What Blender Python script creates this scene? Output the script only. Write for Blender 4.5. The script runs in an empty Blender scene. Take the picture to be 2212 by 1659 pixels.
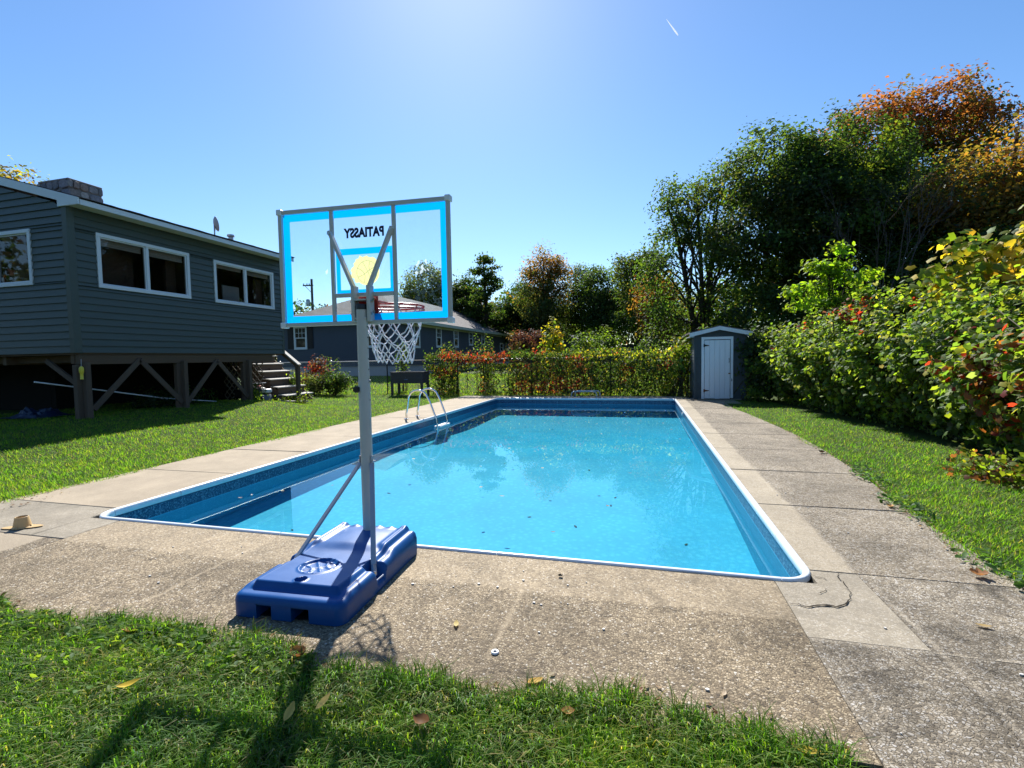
import bpy, bmesh, math, random
import numpy as np
from mathutils import Vector, Matrix, noise as mnoise
random.seed(7); RNG = np.random.default_rng(11)
sc = bpy.context.scene
COL = sc.collection
R = math.radians
# ------------------------------------------------------------------ camera, sky, sun, exposure
# world frame: X across the pool, Y along it, Z up, origin at the pool's near left corner on deck level
cam_d = bpy.data.cameras.new("camera"); cam = bpy.data.objects.new("camera", cam_d); COL.objects.link(cam)
cam_d.sensor_width = 36.0; cam_d.lens = 1050.0 / 2212.0 * 36.0
cam_d.clip_start = 0.05; cam_d.clip_end = 12000
PITCH = math.atan(56.5 / 1050.0); ROLL = R(-1.0); YAW = R(15)
def cam_matrix():
    fwd = Vector((0, math.cos(PITCH), -math.sin(PITCH))); up = Vector((0, math.sin(PITCH), math.cos(PITCH))); r = Vector((1, 0, 0))
    c, s = math.cos(ROLL), math.sin(ROLL)
    r2 = c * r + s * up; u2 = -s * r + c * up
    m = Matrix((r2, u2, -fwd)).transposed().to_4x4()
    return Matrix.Translation((4.56, -3.033, 1.3)) @ Matrix.Rotation(YAW, 4, 'Z') @ m
cam.matrix_world = cam_matrix()
sc.camera = cam
SUN_AZ, SUN_EL = R(20.4), R(43)          # azimuth counted to the left of +Y
world = bpy.data.worlds.new("World"); sc.world = world; world.use_nodes = True
wn = world.node_tree.nodes; wl = world.node_tree.links
bg = wn["Background"]; sky = wn.new("ShaderNodeTexSky"); sky.sky_type = 'NISHITA'; sky.sun_disc = False
sky.sun_elevation = SUN_EL; sky.sun_rotation = -SUN_AZ
sky.altitude = 0; sky.air_density = 1.0; sky.dust_density = 0.2; sky.ozone_density = 4.5
hs_ = wn.new("ShaderNodeHueSaturation"); hs_.inputs["Saturation"].default_value = 1.12; wl.new(sky.outputs[0], hs_.inputs["Color"])
wl.new(hs_.outputs[0], bg.inputs[0]); bg.inputs[1].default_value = 0.088
sd = bpy.data.lights.new("sun", 'SUN'); so = bpy.data.objects.new("sun", sd); COL.objects.link(so)
sd.energy = 5.0; sd.angle = R(0.5); sd.color = (1.0, 0.955, 0.88)
sdir = Vector((-math.sin(SUN_AZ) * math.cos(SUN_EL), math.cos(SUN_AZ) * math.cos(SUN_EL), math.sin(SUN_EL)))
so.rotation_euler = sdir.to_track_quat('Z', 'Y').to_euler(); so.location = (0, 0, 30)
vs = sc.view_settings; vs.view_transform = 'Standard'; vs.look = 'None'; vs.gamma = 1; vs.use_curve_mapping = False
vs.exposure = 0.98
sc.cycles.max_bounces = 8; sc.cycles.transparent_max_bounces = 24; sc.cycles.diffuse_bounces = 3; sc.cycles.glossy_bounces = 3
sc.cycles.transmission_bounces = 4
sc.cycles.caustics_reflective = False; sc.cycles.caustics_refractive = True
sc.cycles.sample_clamp_indirect = 6.0

# ------------------------------------------------------------------ helpers
ORG = {}
def tag(o, label=None, cat=None, group=None, kind=None):
    if label: o["label"] = label
    if cat: o["category"] = cat
    if group: o["group"] = group
    if kind: o["kind"] = kind
    return o
def thing(name, label, cat, loc=(0, 0, 0), rz=0.0, group=None, local=False):
    o = bpy.data.objects.new(name, None); COL.objects.link(o); o.location = loc; o.rotation_euler = (0, 0, rz)
    o.empty_display_size = 0.1
    ORG[o.name] = Vector((0, 0, 0)) if local else Vector(loc)
    return tag(o, label, cat, group)
def link(name, me, parent=None, org=None):
    o = bpy.data.objects.new(name, me); COL.objects.link(o)
    if parent is not None:
        o.parent = parent; ORG[o.name] = ORG[parent.name]
    else:
        ORG[o.name] = Vector(org or (0, 0, 0)); o.location = ORG[o.name]
    return o
def np_mesh(name, verts, faces, mat=None, cols=None, smooth=False):
    """verts (N,3) array, faces (M,k) array with constant k or a list of such arrays"""
    me = bpy.data.meshes.new(name)
    if not isinstance(faces, list): faces = [faces]
    verts = np.asarray(verts, np.float32)
    me.vertices.add(len(verts)); me.vertices.foreach_set("co", verts.ravel())
    loops = np.concatenate([f.ravel() for f in faces]).astype(np.int32)
    tot = np.concatenate([np.full(len(f), f.shape[1], np.int32) for f in faces])
    st = np.concatenate([[0], np.cumsum(tot)[:-1]]).astype(np.int32)
    me.loops.add(len(loops)); me.loops.foreach_set("vertex_index", loops)
    me.polygons.add(len(tot)); me.polygons.foreach_set("loop_start", st); me.polygons.foreach_set("loop_total", tot)
    if smooth: me.polygons.foreach_set("use_smooth", np.ones(len(tot), bool))
    me.update(calc_edges=True)
    if cols is not None:
        at = me.color_attributes.new("Col", 'FLOAT_COLOR', 'POINT')
        c4 = np.ones((len(verts), 4), np.float32); c4[:, :3] = cols
        at.data.foreach_set("color", c4.ravel())
    if mat: me.materials.append(mat)
    return me
class MB:
    def __init__(s): s.v = []; s.f = []
    def add(s, vs_, fs):
        n = len(s.v); s.v += [tuple(v) for v in vs_]; s.f += [tuple(i + n for i in f) for f in fs]; return s
    def hexa(s, p):   # 8 points: bottom 4 ccw, top 4 ccw
        return s.add(p, [(3, 2, 1, 0), (4, 5, 6, 7), (0, 1, 5, 4), (1, 2, 6, 5), (2, 3, 7, 6), (3, 0, 4, 7)])
    def box(s, x0, x1, y0, y1, z0, z1):
        return s.hexa([(x0, y0, z0), (x1, y0, z0), (x1, y1, z0), (x0, y1, z0), (x0, y0, z1), (x1, y0, z1), (x1, y1, z1), (x0, y1, z1)])
    def beam(s, p, q, w, t, up=(0, 0, 1)):
        p = Vector(p); q = Vector(q); d = (q - p).normalized(); u = Vector(up)
        sd_ = d.cross(u)
        if sd_.length < 1e-4: sd_ = d.cross(Vector((1, 0, 0)))
        sd_.normalize(); u = sd_.cross(d).normalized(); a = sd_ * w / 2; b = u * t / 2
        return s.hexa([p - a - b, p + a - b, q + a - b, q - a - b, p - a + b, p + a + b, q + a + b, q - a + b])
    def tube(s, pts, r, n=8, cap=True):
        pts = [Vector(p) for p in pts]; m = len(pts)
        rr = r if hasattr(r, '__len__') else [r] * m
        t0 = (pts[1] - pts[0]).normalized(); ref = Vector((0, 0, 1)) if abs(t0.z) < .9 else Vector((1, 0, 0))
        u = t0.cross(ref).normalized(); vs_ = []; fs = []
        for i in range(m):
            t = (pts[min(i + 1, m - 1)] - pts[max(i - 1, 0)]).normalized()
            u = (u - t * u.dot(t)).normalized(); w = t.cross(u)
            for k in range(n):
                a = 2 * math.pi * k / n; vs_.append(pts[i] + (u * math.cos(a) + w * math.sin(a)) * rr[i])
        for i in range(m - 1):
            for k in range(n):
                k2 = (k + 1) % n; fs.append((i * n + k, i * n + k2, (i + 1) * n + k2, (i + 1) * n + k))
        if cap: fs.append(tuple(range(n))[::-1]); fs.append(tuple((m - 1) * n + k for k in range(n)))
        return s.add(vs_, fs)
    def lathe(s, prof, c, n=24, axis='Z', cap=True):
        vs_ = []; fs = []; m = len(prof)
        for (r, h) in prof:
            for k in range(n):
                a = 2 * math.pi * k / n; x, y = r * math.cos(a), r * math.sin(a)
                vs_.append((c[0] + x, c[1] + y, c[2] + h) if axis == 'Z' else ((c[0] + h, c[1] + x, c[2] + y) if axis == 'X' else (c[0] + y, c[1] + h, c[2] + x)))
        for i in range(m - 1):
            for k in range(n):
                k2 = (k + 1) % n; fs.append((i * n + k, i * n + k2, (i + 1) * n + k2, (i + 1) * n + k))
        if cap: fs.append(tuple(range(n))[::-1]); fs.append(tuple((m - 1) * n + k for k in range(n)))
        return s.add(vs_, fs)
    def prism(s, poly, fn, t0, t1):   # poly: list of 2d points, fn(u, v, t) -> 3d
        n = len(poly)
        return s.add([fn(u, v, t0) for u, v in poly] + [fn(u, v, t1) for u, v in poly],
                     [tuple(range(n))[::-1], tuple(range(n, 2 * n))] + [(i, (i + 1) % n, n + (i + 1) % n, n + i) for i in range(n)])
    def build(s, name, mat, parent=None, smooth=False, bevel=0, seg=1, org=None, fix=False, sharp=40):
        me = bpy.data.meshes.new(name)
        o_ = ORG[parent.name] if parent is not None else Vector(org or (0, 0, 0))
        me.from_pydata([(v[0] - o_[0], v[1] - o_[1], v[2] - o_[2]) for v in s.v], [], s.f)
        if bevel or fix or smooth:
            bm = bmesh.new(); bm.from_mesh(me)
            bmesh.ops.recalc_face_normals(bm, faces=bm.faces)
            if bevel:
                es = [e for e in bm.edges if len(e.link_faces) == 2 and e.calc_face_angle(0) > R(30)]
                bmesh.ops.bevel(bm, geom=es, offset=bevel, segments=seg, profile=.5, affect='EDGES', clamp_overlap=True)
            if smooth:
                for f in bm.faces: f.smooth = True
                for e in bm.edges:
                    if len(e.link_faces) == 2 and e.calc_face_angle(0) > R(sharp): e.smooth = False
            bm.to_mesh(me); bm.free()
        me.materials.append(mat)
        return link(name, me, parent, org)
def arc(c, r, a0, a1, n, f):
    return [f(c[0] + r * math.cos(a0 + (a1 - a0) * i / n), c[1] + r * math.sin(a0 + (a1 - a0) * i / n)) for i in range(n + 1)]

# ------------------------------------------------------------------ materials
class NT:
    def __init__(s, name):
        s.m = bpy.data.materials.new(name); s.m.use_nodes = True; s.t = s.m.node_tree; s.n = s.t.nodes; s.n.clear()
        s.out = s.n.new("ShaderNodeOutputMaterial")
    def new(s, typ, ins=None, **kw):
        nd = s.n.new("ShaderNode" + typ)
        for k, v in kw.items(): setattr(nd, k, v)
        for k, v in (ins or {}).items(): s.set(nd, k, v)
        return nd
    def set(s, nd, k, v):
        i = nd.inputs[k]
        if hasattr(v, 'is_output'): s.t.links.new(v, i)
        elif hasattr(v, 'outputs'): s.t.links.new(v.outputs[0], i)
        else:
            if isinstance(v, tuple) and len(v) == 3 and i.type == 'RGBA': v = v + (1,)
            i.default_value = v
    def pos(s): return s.new("NewGeometry").outputs["Position"]
    def noise(s, scale, detail=4, rough=.6, vec=None, dist=0):
        d = {"Scale": scale, "Detail": detail, "Roughness": rough, "Distortion": dist}
        if vec is not None: d["Vector"] = vec
        return s.new("TexNoise", d)
    def ramp(s, fac, stops, interp='LINEAR'):
        nd = s.new("ValToRGB"); nd.color_ramp.interpolation = interp; el = nd.color_ramp.elements
        while len(el) < len(stops): el.new(.5)
        for e, (p, c) in zip(el, stops):
            e.position = p; e.color = tuple(c) + (1,) if hasattr(c, '__len__') else (c, c, c, 1)
        s.set(nd, 0, fac); return nd.outputs[0]
    def mix(s, fac, a, b, blend='MIX'):
        nd = s.new("Mix", data_type='RGBA', blend_type=blend)
        s.set(nd, 0, fac); s.set(nd, 6, a); s.set(nd, 7, b); return nd.outputs[2]
    def math(s, op, a, b=0.0, c=None, clamp=False):
        nd = s.new("Math", operation=op, use_clamp=clamp); s.set(nd, 0, a); s.set(nd, 1, b)
        if c is not None: s.set(nd, 2, c)
        return nd.outputs[0]
    def bump(s, h, strength=.3, dist=.01):
        return s.new("Bump", {"Height": h, "Strength": strength, "Distance": dist}).outputs[0]
    def sep(s, v):
        nd = s.new("SeparateXYZ"); s.set(nd, 0, v); return nd.outputs
    def mapping(s, v, scale=(1, 1, 1), rot=(0, 0, 0), loc=(0, 0, 0)):
        return s.new("Mapping", {"Vector": v, "Scale": scale, "Rotation": rot, "Location": loc}).outputs[0]
    def bsdf(s, col, rough=.6, spec=.5, metal=0, normal=None, **kw):
        d = {"Base Color": col, "Roughness": rough, "Specular IOR Level": spec, "Metallic": metal}
        if normal is not None: d["Normal"] = normal
        d.update(kw)
        return s.new("BsdfPrincipled", d).outputs[0]
    def schlick(s, f0, k=1.0, normal=None):
        g = s.new("NewGeometry"); d = s.new("VectorMath", operation='DOT_PRODUCT'); s.set(d, 0, g.outputs["Incoming"]); s.set(d, 1, normal if normal is not None else g.outputs["Normal"])
        c = s.math('ABSOLUTE', d.outputs["Value"]); return s.math('MULTIPLY_ADD', s.math('POWER', s.math('SUBTRACT', 1.0, c, clamp=True), 5.0), (1 - f0) * k, f0, clamp=True)
    def done(s, sh): s.t.links.new(sh, s.out.inputs[0]); return s.m
M = {}
def simple(name, col, rough=.6, spec=.4, metal=0, var=.25, nscale=6, bump=0.0, bscale=60, stretch=(1, 1, 1)):
    t = NT(name); p = t.mapping(t.pos(), stretch)
    n = t.noise(nscale, 5, .6, p)
    c = t.mix(n.outputs[0], tuple(x * (1 - var) for x in col), tuple(min(1, x * (1 + var)) for x in col))
    f = t.noise(nscale * 9, 3, .6, p)
    c = t.mix(.35, c, t.mix(f.outputs[0], tuple(x * (1 - var) for x in col), tuple(min(1, x * (1 + var)) for x in col)))
    nm = t.bump(t.noise(bscale, 4, .6, p).outputs[0], bump, .01) if bump else None
    rr = t.math('MULTIPLY_ADD', n.outputs[0], .2, rough - .1)
    M[name] = t.done(t.bsdf(c, rr, spec, metal, nm)); return M[name]
simple("siding", (.066, .086, .077), .5, .4, var=.26, nscale=2.2, bump=.08, bscale=90, stretch=(1, 1, 8))
simple("shed_siding", (.052, .068, .078), .6, .3, var=.22, bump=.15, bscale=70, stretch=(1, 1, 6))
simple("neighbor_siding", (.062, .078, .108), .55, .3, var=.14, bump=.08)
simple("white_trim", (.66, .70, .74), .45, .4, var=.06)
simple("soffit", (.55, .57, .50), .6, .3, var=.08)
simple("white_paint", (.74, .79, .85), .55, .3, var=.1, nscale=9, bump=.15, bscale=40, stretch=(1, 1, .2))
simple("wood_beam", (.12, .08, .052), .75, .2, var=.35, nscale=4, bump=.3, bscale=30, stretch=(1, .15, 1))
simple("wood_post", (.115, .082, .06), .8, .2, var=.4, nscale=5, bump=.35, bscale=30, stretch=(1, 1, .12))
simple("weathered_wood", (.23, .20, .165), .8, .2, var=.3, nscale=5, bump=.3, bscale=40, stretch=(1, .2, 1))
simple("tread_wood", (.44, .42, .38), .75, .2, var=.25, nscale=5, bump=.2, bscale=40)
simple("planter_wood", (.075, .075, .08), .7, .2, var=.3, nscale=5, bump=.25, bscale=40, stretch=(.15, 1, 1))
simple("shingle", (.115, .095, .09), .85, .2, var=.45, nscale=14, bump=.5, bscale=80)
simple("shingle_grey", (.155, .145, .145), .85, .2, var=.3, nscale=10, bump=.5, bscale=80)
simple("shingle_brown", (.20, .165, .145), .85, .2, var=.35, nscale=10, bump=.5, bscale=80)
simple("concrete_block", (.42, .42, .44), .85, .2, var=.15, bump=.3)
simple("void_shade", (.014, .013, .012), .9, .1, var=.3, bump=.3)  # near-black colour stands in for the shade under the house
simple("soil", (.05, .04, .03), .95, .1, var=.5, nscale=8, bump=.8, bscale=20)
simple("grey_enamel", (.54, .53, .49), .38, .5, var=.05, nscale=3)
simple("brace_steel", (.36, .38, .43), .4, .5, var=.05)
simple("chrome", (.80, .80, .82), .12, .5, 1.0, var=.04)
simple("galv", (.42, .43, .44), .5, .5, .6, var=.15)
simple("black_plastic", (.012, .012, .013), .4, .5, var=.1)
simple("bolt_metal", (.55, .55, .56), .3, .5, 1.0, var=.05)
simple("rim_red", (.62, .03, .02), .35, .5, var=.08)
simple("net_cord", (.80, .82, .86), .8, .2, var=.06)
simple("liner_white", (.70, .76, .82), .3, .5, var=.05, nscale=2)
simple("step_white", (.80, .82, .84), .4, .4, var=.05)
simple("yellow_plastic", (.75, .60, .06), .4, .4, var=.08)
simple("tan_plastic", (.50, .35, .17), .5, .4, var=.15, nscale=14, bump=.1)
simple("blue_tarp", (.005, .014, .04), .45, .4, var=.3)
simple("dark_metal", (.03, .03, .032), .5, .4, .3, var=.2)
simple("mower_grey", (.12, .125, .135), .4, .5, var=.1)
simple("mower_red", (.35, .03, .03), .4, .5, var=.1)
simple("blind", (.72, .68, .62), .8, .2, var=.06)
simple("interior", (.20, .14, .11), .9, .1, var=.5, nscale=2)
simple("shutter", (.012, .013, .02), .5, .3, var=.1)
simple("bark", (.055, .043, .034), .9, .1, var=.45, nscale=9, bump=.9, bscale=18, stretch=(1, 1, .25))
simple("bark_thin", (.075, .062, .055), .9, .1, var=.3, nscale=9)
simple("bark_grey", (.11, .095, .085), .9, .1, var=.35, nscale=9, bump=.6, bscale=18, stretch=(1, 1, .25))
simple("stem", (.06, .05, .025), .8, .2, var=.3)
simple("brick", (.22, .10, .075), .85, .2, var=.3, nscale=9)
simple("mortar", (.20, .19, .18), .9, .1, var=.2, bump=.4)
simple("rust", (.16, .06, .03), .7, .2, var=.4, nscale=30)
simple("utility_wood", (.09, .075, .065), .85, .1, var=.2)
simple("dish_grey", (.42, .43, .46), .5, .3, var=.05)
simple("pebble_white", (.62, .60, .56), .6, .3, var=.15)
simple("crack_dark", (.03, .026, .022), .95, .05, var=.3)
simple("text_navy", (.006, .010, .035), .5, .3, var=.05)
# glass in far windows
def pane_mat(name, base, tr):
    t = NT(name)
    g = t.new("BsdfGlossy", {"Color": (1, 1, 1, 1), "Roughness": .02}); tp = t.new("BsdfTransparent", {"Color": base + (1,)})
    f = t.schlick(*((.02, .5) if name == "acrylic" else (.045, 1.0)))
    mx = t.new("MixShader"); t.set(mx, 0, f); t.set(mx, 1, tp); t.set(mx, 2, g)
    M[name] = t.done(mx.outputs[0])
pane_mat("window_glass", (.72, .70, .68), .5)
pane_mat("acrylic", (.90, .95, .97), .9)
def film(name, col, tcol, transp=0.0, tr=.6, rough=.35):
    """tinted print on the clear board: part diffuse, part light passing through"""
    t = NT(name)
    d = t.bsdf(col, rough, .5); tl = t.new("BsdfTranslucent", {"Color": tcol + (1,)})
    mx = t.new("MixShader"); t.set(mx, 0, tr); t.set(mx, 1, d); t.set(mx, 2, tl.outputs[0])
    sh = mx.outputs[0]
    if transp:
        tp = t.new("BsdfTransparent", {"Color": tcol + (1,)}); m2 = t.new("MixShader"); t.set(m2, 0, transp); t.set(m2, 1, sh); t.set(m2, 2, tp.outputs[0]); sh = m2.outputs[0]
    M[name] = t.done(sh)
film("blue_print", (.01, .45, .85), (.0, .62, 1.0), .10, .8)
film("yellow_print", (.88, .78, .40), (1.0, .92, .58), .6, .8)
film("film_glint", (.8, .85, .88), (.9, .95, 1.0), .45, .7)  # pale film smear with its white glint painted into the colour
film("line_print", (.55, .62, .62), (.6, .68, .70), .3, .6)
# leaves and grass: colour per leaf from a colour attribute, light passes through the blade
def leaf_mat(name, trans=.45, gloss=.12, rough=.4, boost=(1.5, 1.55, .9)):
    t = NT(name); a = t.new("Attribute", attribute_name="Col").outputs[0]
    d = t.new("BsdfDiffuse", {"Color": t.mix(1.0, a, (.85, .85, .85), 'MULTIPLY')})
    tb = t.mix(1.0, a, boost, 'MULTIPLY'); tl = t.new("BsdfTranslucent", {"Color": tb})
    m1 = t.new("MixShader"); t.set(m1, 0, trans); t.set(m1, 1, d.outputs[0]); t.set(m1, 2, tl.outputs[0])
    g = t.new("BsdfGlossy", {"Color": (.55, .6, .6, 1), "Roughness": rough})
    f = t.schlick(gloss * .35, .14)
    m2 = t.new("MixShader"); t.set(m2, 0, f); t.set(m2, 1, m1.outputs[0]); t.set(m2, 2, g.outputs[0])
    M[name] = t.done(m2.outputs[0])
leaf_mat("leaf", .58, .06, .5, (2.3, 2.2, .9)); leaf_mat("leaf_waxy", .55, .06, .55, (2.3, 2.2, .9)); leaf_mat("grass_blade", .55, .05, .55, (1.75, 1.95, .7))
leaf_mat("dry_leaf", .3, .05, .6, (1.2, 1.1, .8))
def conc_mat(name, light, dark, pebbles, band=None, dirt=.5, grey=0.0, seed=0.0, smooth=.8, joints=()):
    """exposed-aggregate concrete; band = (axis, lo, hi): a trowelled smooth finish between the two coordinates"""
    t = NT(name); p = t.pos(); p2 = t.mapping(p, loc=(seed, seed * .7, 0))
    wob = t.noise(14, 3, .6, p2); pv = t.mix(.02, p2, wob.outputs[1])
    v = t.new("TexVoronoi", {"Vector": pv, "Scale": 92.0, "Randomness": 1.0}, feature='F1')
    edge = t.new("TexVoronoi", {"Vector": pv, "Scale": 92.0, "Randomness": 1.0}, feature='DISTANCE_TO_EDGE')
    hue = t.sep(v.outputs["Color"])[0]
    peb = t.ramp(hue, pebbles)
    mort = t.mix(t.noise(6, 5, .65, p2).outputs[0], dark, light)
    em = t.math('MULTIPLY', t.math('SUBTRACT', edge.outputs[0], .05), 9.0, clamp=True)
    c = t.mix(t.math('MULTIPLY', em, .85), t.mix(1.0, mort, (.55, .52, .48), 'MULTIPLY'), peb)
    big = t.noise(.9, 6, .6, p2); bigm = t.ramp(big.outputs[0], [(.36, (1 - dirt * .55,) * 3), (.62, (1.12,) * 3)])
    c = t.mix(1.0, c, bigm, 'MULTIPLY')
    blot = t.noise(2.6, 7, .72, t.mapping(p2, loc=(7, 3, 0)), 1.2); c = t.mix(1.0, c, t.ramp(blot.outputs[0], [(.34, (1 - dirt * .7,) * 3), (.47, (1,) * 3)]), 'MULTIPLY')
    mid = t.noise(5.5, 6, .7, p2); c = t.mix(1.0, c, t.ramp(mid.outputs[0], [(.32, (1 - dirt * .5,) * 3), (.55, (1.06,) * 3)]), 'MULTIPLY')
    h = t.math('ADD', t.math('MULTIPLY', em, .6), t.math('MULTIPLY', hue, .5))
    if band:
        ax, lo, hi = band; x = t.sep(p)[ax]
        wv = t.math('MULTIPLY_ADD', t.noise(3.0, 4, .6, p2).outputs[0], .10, -.05)
        xx = t.math('ADD', x, wv)
        b = t.math('MULTIPLY', t.math('MULTIPLY', t.math('SUBTRACT', xx, lo), 30, clamp=True), t.math('MULTIPLY', t.math('SUBTRACT', hi, xx), 30, clamp=True))
        fine = t.noise(160, 4, .7, p2); pt = t.noise(2.2, 6, .6, p2)
        sm = t.mix(fine.outputs[0], tuple(q * .72 for q in light), tuple(q * 1.22 for q in light))
        sm = t.mix(1.0, sm, t.ramp(pt.outputs[0], [(.3, (.78,) * 3), (.65, (1.08,) * 3)]), 'MULTIPLY')
        c = t.mix(t.math('MULTIPLY', b, smooth), c, sm)
        h = t.math('MULTIPLY', h, t.math('SUBTRACT', 1.0, t.math('MULTIPLY', b, .8)))
    for (ja, jc, j0, j1) in joints:      # old tooled control joints, filled flush with fine mortar
        q = t.sep(p); w_ = t.math('MULTIPLY_ADD', t.noise(9, 4, .7, p2).outputs[0], .07, -.035)
        m_ = t.math('SUBTRACT', 1.0, t.math('MULTIPLY', t.math('ABSOLUTE', t.math('ADD', t.math('SUBTRACT', q[ja], jc), w_)), 1 / .02), clamp=True)
        o_ = q[1 - ja]; m_ = t.math('MULTIPLY', m_, t.math('MULTIPLY', t.math('GREATER_THAN', o_, j0), t.math('LESS_THAN', o_, j1)))
        c = t.mix(t.math('MULTIPLY', m_, t.ramp(t.noise(5, 4, .7, p2).outputs[0], [(.38, (0,) * 3), (.6, (.6,) * 3)])), c, light)
    M[name] = t.done(t.bsdf(c, .85, .25, 0, t.bump(h, .7, .006)))
PEB_TAN = [(0, (.05, .042, .034)), (.25, (.17, .135, .095)), (.5, (.31, .25, .17)), (.8, (.44, .36, .24)), (.93, (.46, .40, .31)), (1, (.56, .52, .45))]
PEB_GREY = [(0, (.06, .052, .044)), (.3, (.23, .20, .16)), (.6, (.40, .35, .27)), (.9, (.45, .43, .40)), (1, (.50, .47, .42))]
LT, DK = (.45, .365, .25), (.30, .245, .17)
conc_mat("deck_near", LT, DK, PEB_TAN, (1, -.48, .5), .5, seed=0.0, smooth=.2, joints=((0, 1.92, -1.3, -.2), (0, 3.91, -1.1, -.45)))
conc_mat("deck_left", (.38, .315, .23), (.27, .225, .165), PEB_TAN, (0, -1.6, .2), .45, seed=3.1)
conc_mat("deck_right", (.42, .36, .265), (.34, .29, .22), PEB_GREY, (0, 5.3, 5.80), .4, seed=5.7, smooth=.5)
conc_mat("deck_corner", (.46, .40, .31), (.30, .265, .205), PEB_GREY, None, .8, seed=9.2, joints=((0, 5.80, -1.6, .2), (1, -.61, 5.3, 7.2)))
conc_mat("deck_patch", (.37, .325, .25), (.26, .225, .175), PEB_GREY, (2, -5, 5), 1.0, seed=2.0, smooth=.55)
conc_mat("deck_far", (.38, .33, .26), (.27, .24, .185), PEB_GREY, (2, -5, 5), .4, seed=4.0)
# pool liner: flat print in bands by height
def liner_mat():
    t = NT("liner"); p = t.pos(); x, y, z = t.sep(p)
    # coordinates that run along a wall in either direction
    s_ = t.math('ADD', x, y); vec = t.new("CombineXYZ"); t.set(vec, 0, s_); t.set(vec, 1, z)
    mott = t.noise(34, 4, .7, vec.outputs[0]); pat = t.new("TexVoronoi", {"Vector": p, "Scale": 26.0})
    base = t.mix(mott.outputs[0], (.02, .25, .46), (.10, .46, .68))
    base = t.mix(t.ramp(pat.outputs[0], [(.1, (.5,) * 3), (.4, (0,) * 3)]), base, (.16, .56, .76))
    # printed border: pale leafy scrolls on navy, repeated along the wall
    sc_ = t.mapping(vec.outputs[0], (1, 1, 1)); wob = t.noise(16, 3, .6, sc_)
    pv = t.mix(.10, sc_, wob.outputs[1])
    vo = t.new("TexVoronoi", {"Vector": pv, "Scale": 34.0}, feature='DISTANCE_TO_EDGE')
    nz = t.noise(55, 3, .8, sc_)
    mot = t.math('MULTIPLY', t.ramp(vo.outputs[0], [(.04, (0,) * 3), (.16, (1,) * 3)]), t.ramp(nz.outputs[0], [(.44, (0,) * 3), (.58, (1,) * 3)]))
    rep = t.math('PINGPONG', s_, .12); repm = t.math('GREATER_THAN', rep, .112)
    border = t.mix(t.math('MULTIPLY', mot, .75), (.008, .045, .13), (.16, .38, .52))
    border = t.mix(t.math('MULTIPLY', repm, .22), border, (.20, .42, .58))
    inb = t.math('MULTIPLY', t.math('GREATER_THAN', z, -.172), t.math('LESS_THAN', z, -.062))
    line = t.math('MULTIPLY', t.math('GREATER_THAN', z, -.062), t.math('LESS_THAN', z, -.05))
    c = t.mix(inb, base, border); c = t.mix(line, c, (.01, .05, .12))
    M["liner"] = t.done(t.bsdf(c, .35, .45))
liner_mat()
def floor_mat():
    t = NT("liner_floor"); p = t.pos()
    n1 = t.noise(22, 5, .7, p); v = t.new("TexVoronoi", {"Vector": p, "Scale": 15.0})
    c = t.mix(n1.outputs[0], (.045, .43, .66), (.095, .59, .84)); c = t.mix(t.ramp(v.outputs[0], [(.1, (.6,) * 3), (.5, (0,) * 3)]), c, (.14, .68, .85))
    big = t.noise(1.3, 4, .6, p); c = t.mix(1.0, c, t.ramp(big.outputs[0], [(.3, (.86,) * 3), (.7, (1.06,) * 3)]), 'MULTIPLY')
    M["liner_floor"] = t.done(t.bsdf(c, .5, .3))
floor_mat()
def water_mat():
    t = NT("pool_water"); p = t.pos()
    M["pool_water"] = t.done(t.new("BsdfGlass", {"Color": (.68, .95, .98, 1), "Roughness": 0.0, "IOR": 1.33}).outputs[0])
water_mat()
def lawn_mat():
    t = NT("lawn"); p = t.pos()
    n = t.noise(3, 6, .7, p); n2 = t.noise(60, 4, .7, p)
    c = t.mix(n.outputs[0], (.03, .06, .012), (.06, .10, .018)); c = t.mix(t.ramp(n2.outputs[0], [(.35, (.7,) * 3), (.6, (0,) * 3)]), c, (.045, .04, .018))
    M["lawn"] = t.done(t.bsdf(c, .9, .1, 0, t.bump(n2.outputs[0], .9, .02)))
lawn_mat()
def stone_mat():
    t = NT("field_stone"); oi = t.new("ObjectInfo")
    c = t.ramp(oi.outputs["Random"], [(0, (.15, .16, .18)), (.3, (.27, .27, .27)), (.5, (.30, .23, .18)), (.7, (.22, .23, .26)), (1, (.46, .43, .38))])
    n = t.noise(18, 5, .7, t.pos()); c = t.mix(1.0, c, t.ramp(n.outputs[0], [(.3, (.6,) * 3), (.7, (1.2,) * 3)]), 'MULTIPLY')
    M["field_stone"] = t.done(t.bsdf(c, .85, .2, 0, t.bump(n.outputs[0], .6, .02)))
stone_mat()
def blue_base_mat():
    t = NT("blue_plastic"); p = t.pos()
    n = t.noise(7, 4, .6, p); f = t.noise(220, 2, .5, p)
    c = t.mix(n.outputs[0], (.001, .052, .20), (.002, .085, .30))
    sc_ = t.noise(38, 6, .75, t.mapping(p, (1, .25, 1))); c = t.mix(t.math('MULTIPLY', t.ramp(sc_.outputs[0], [(.62, (0,) * 3), (.75, (1,) * 3)]), .12), c, (.12, .2, .42))
    r_ = t.math('MULTIPLY_ADD', n.outputs[0], .16, .33)
    M["blue_plastic"] = t.done(t.bsdf(c, r_, .32, 0, t.bump(f.outputs[0], .06, .002)))
blue_base_mat()
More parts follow.
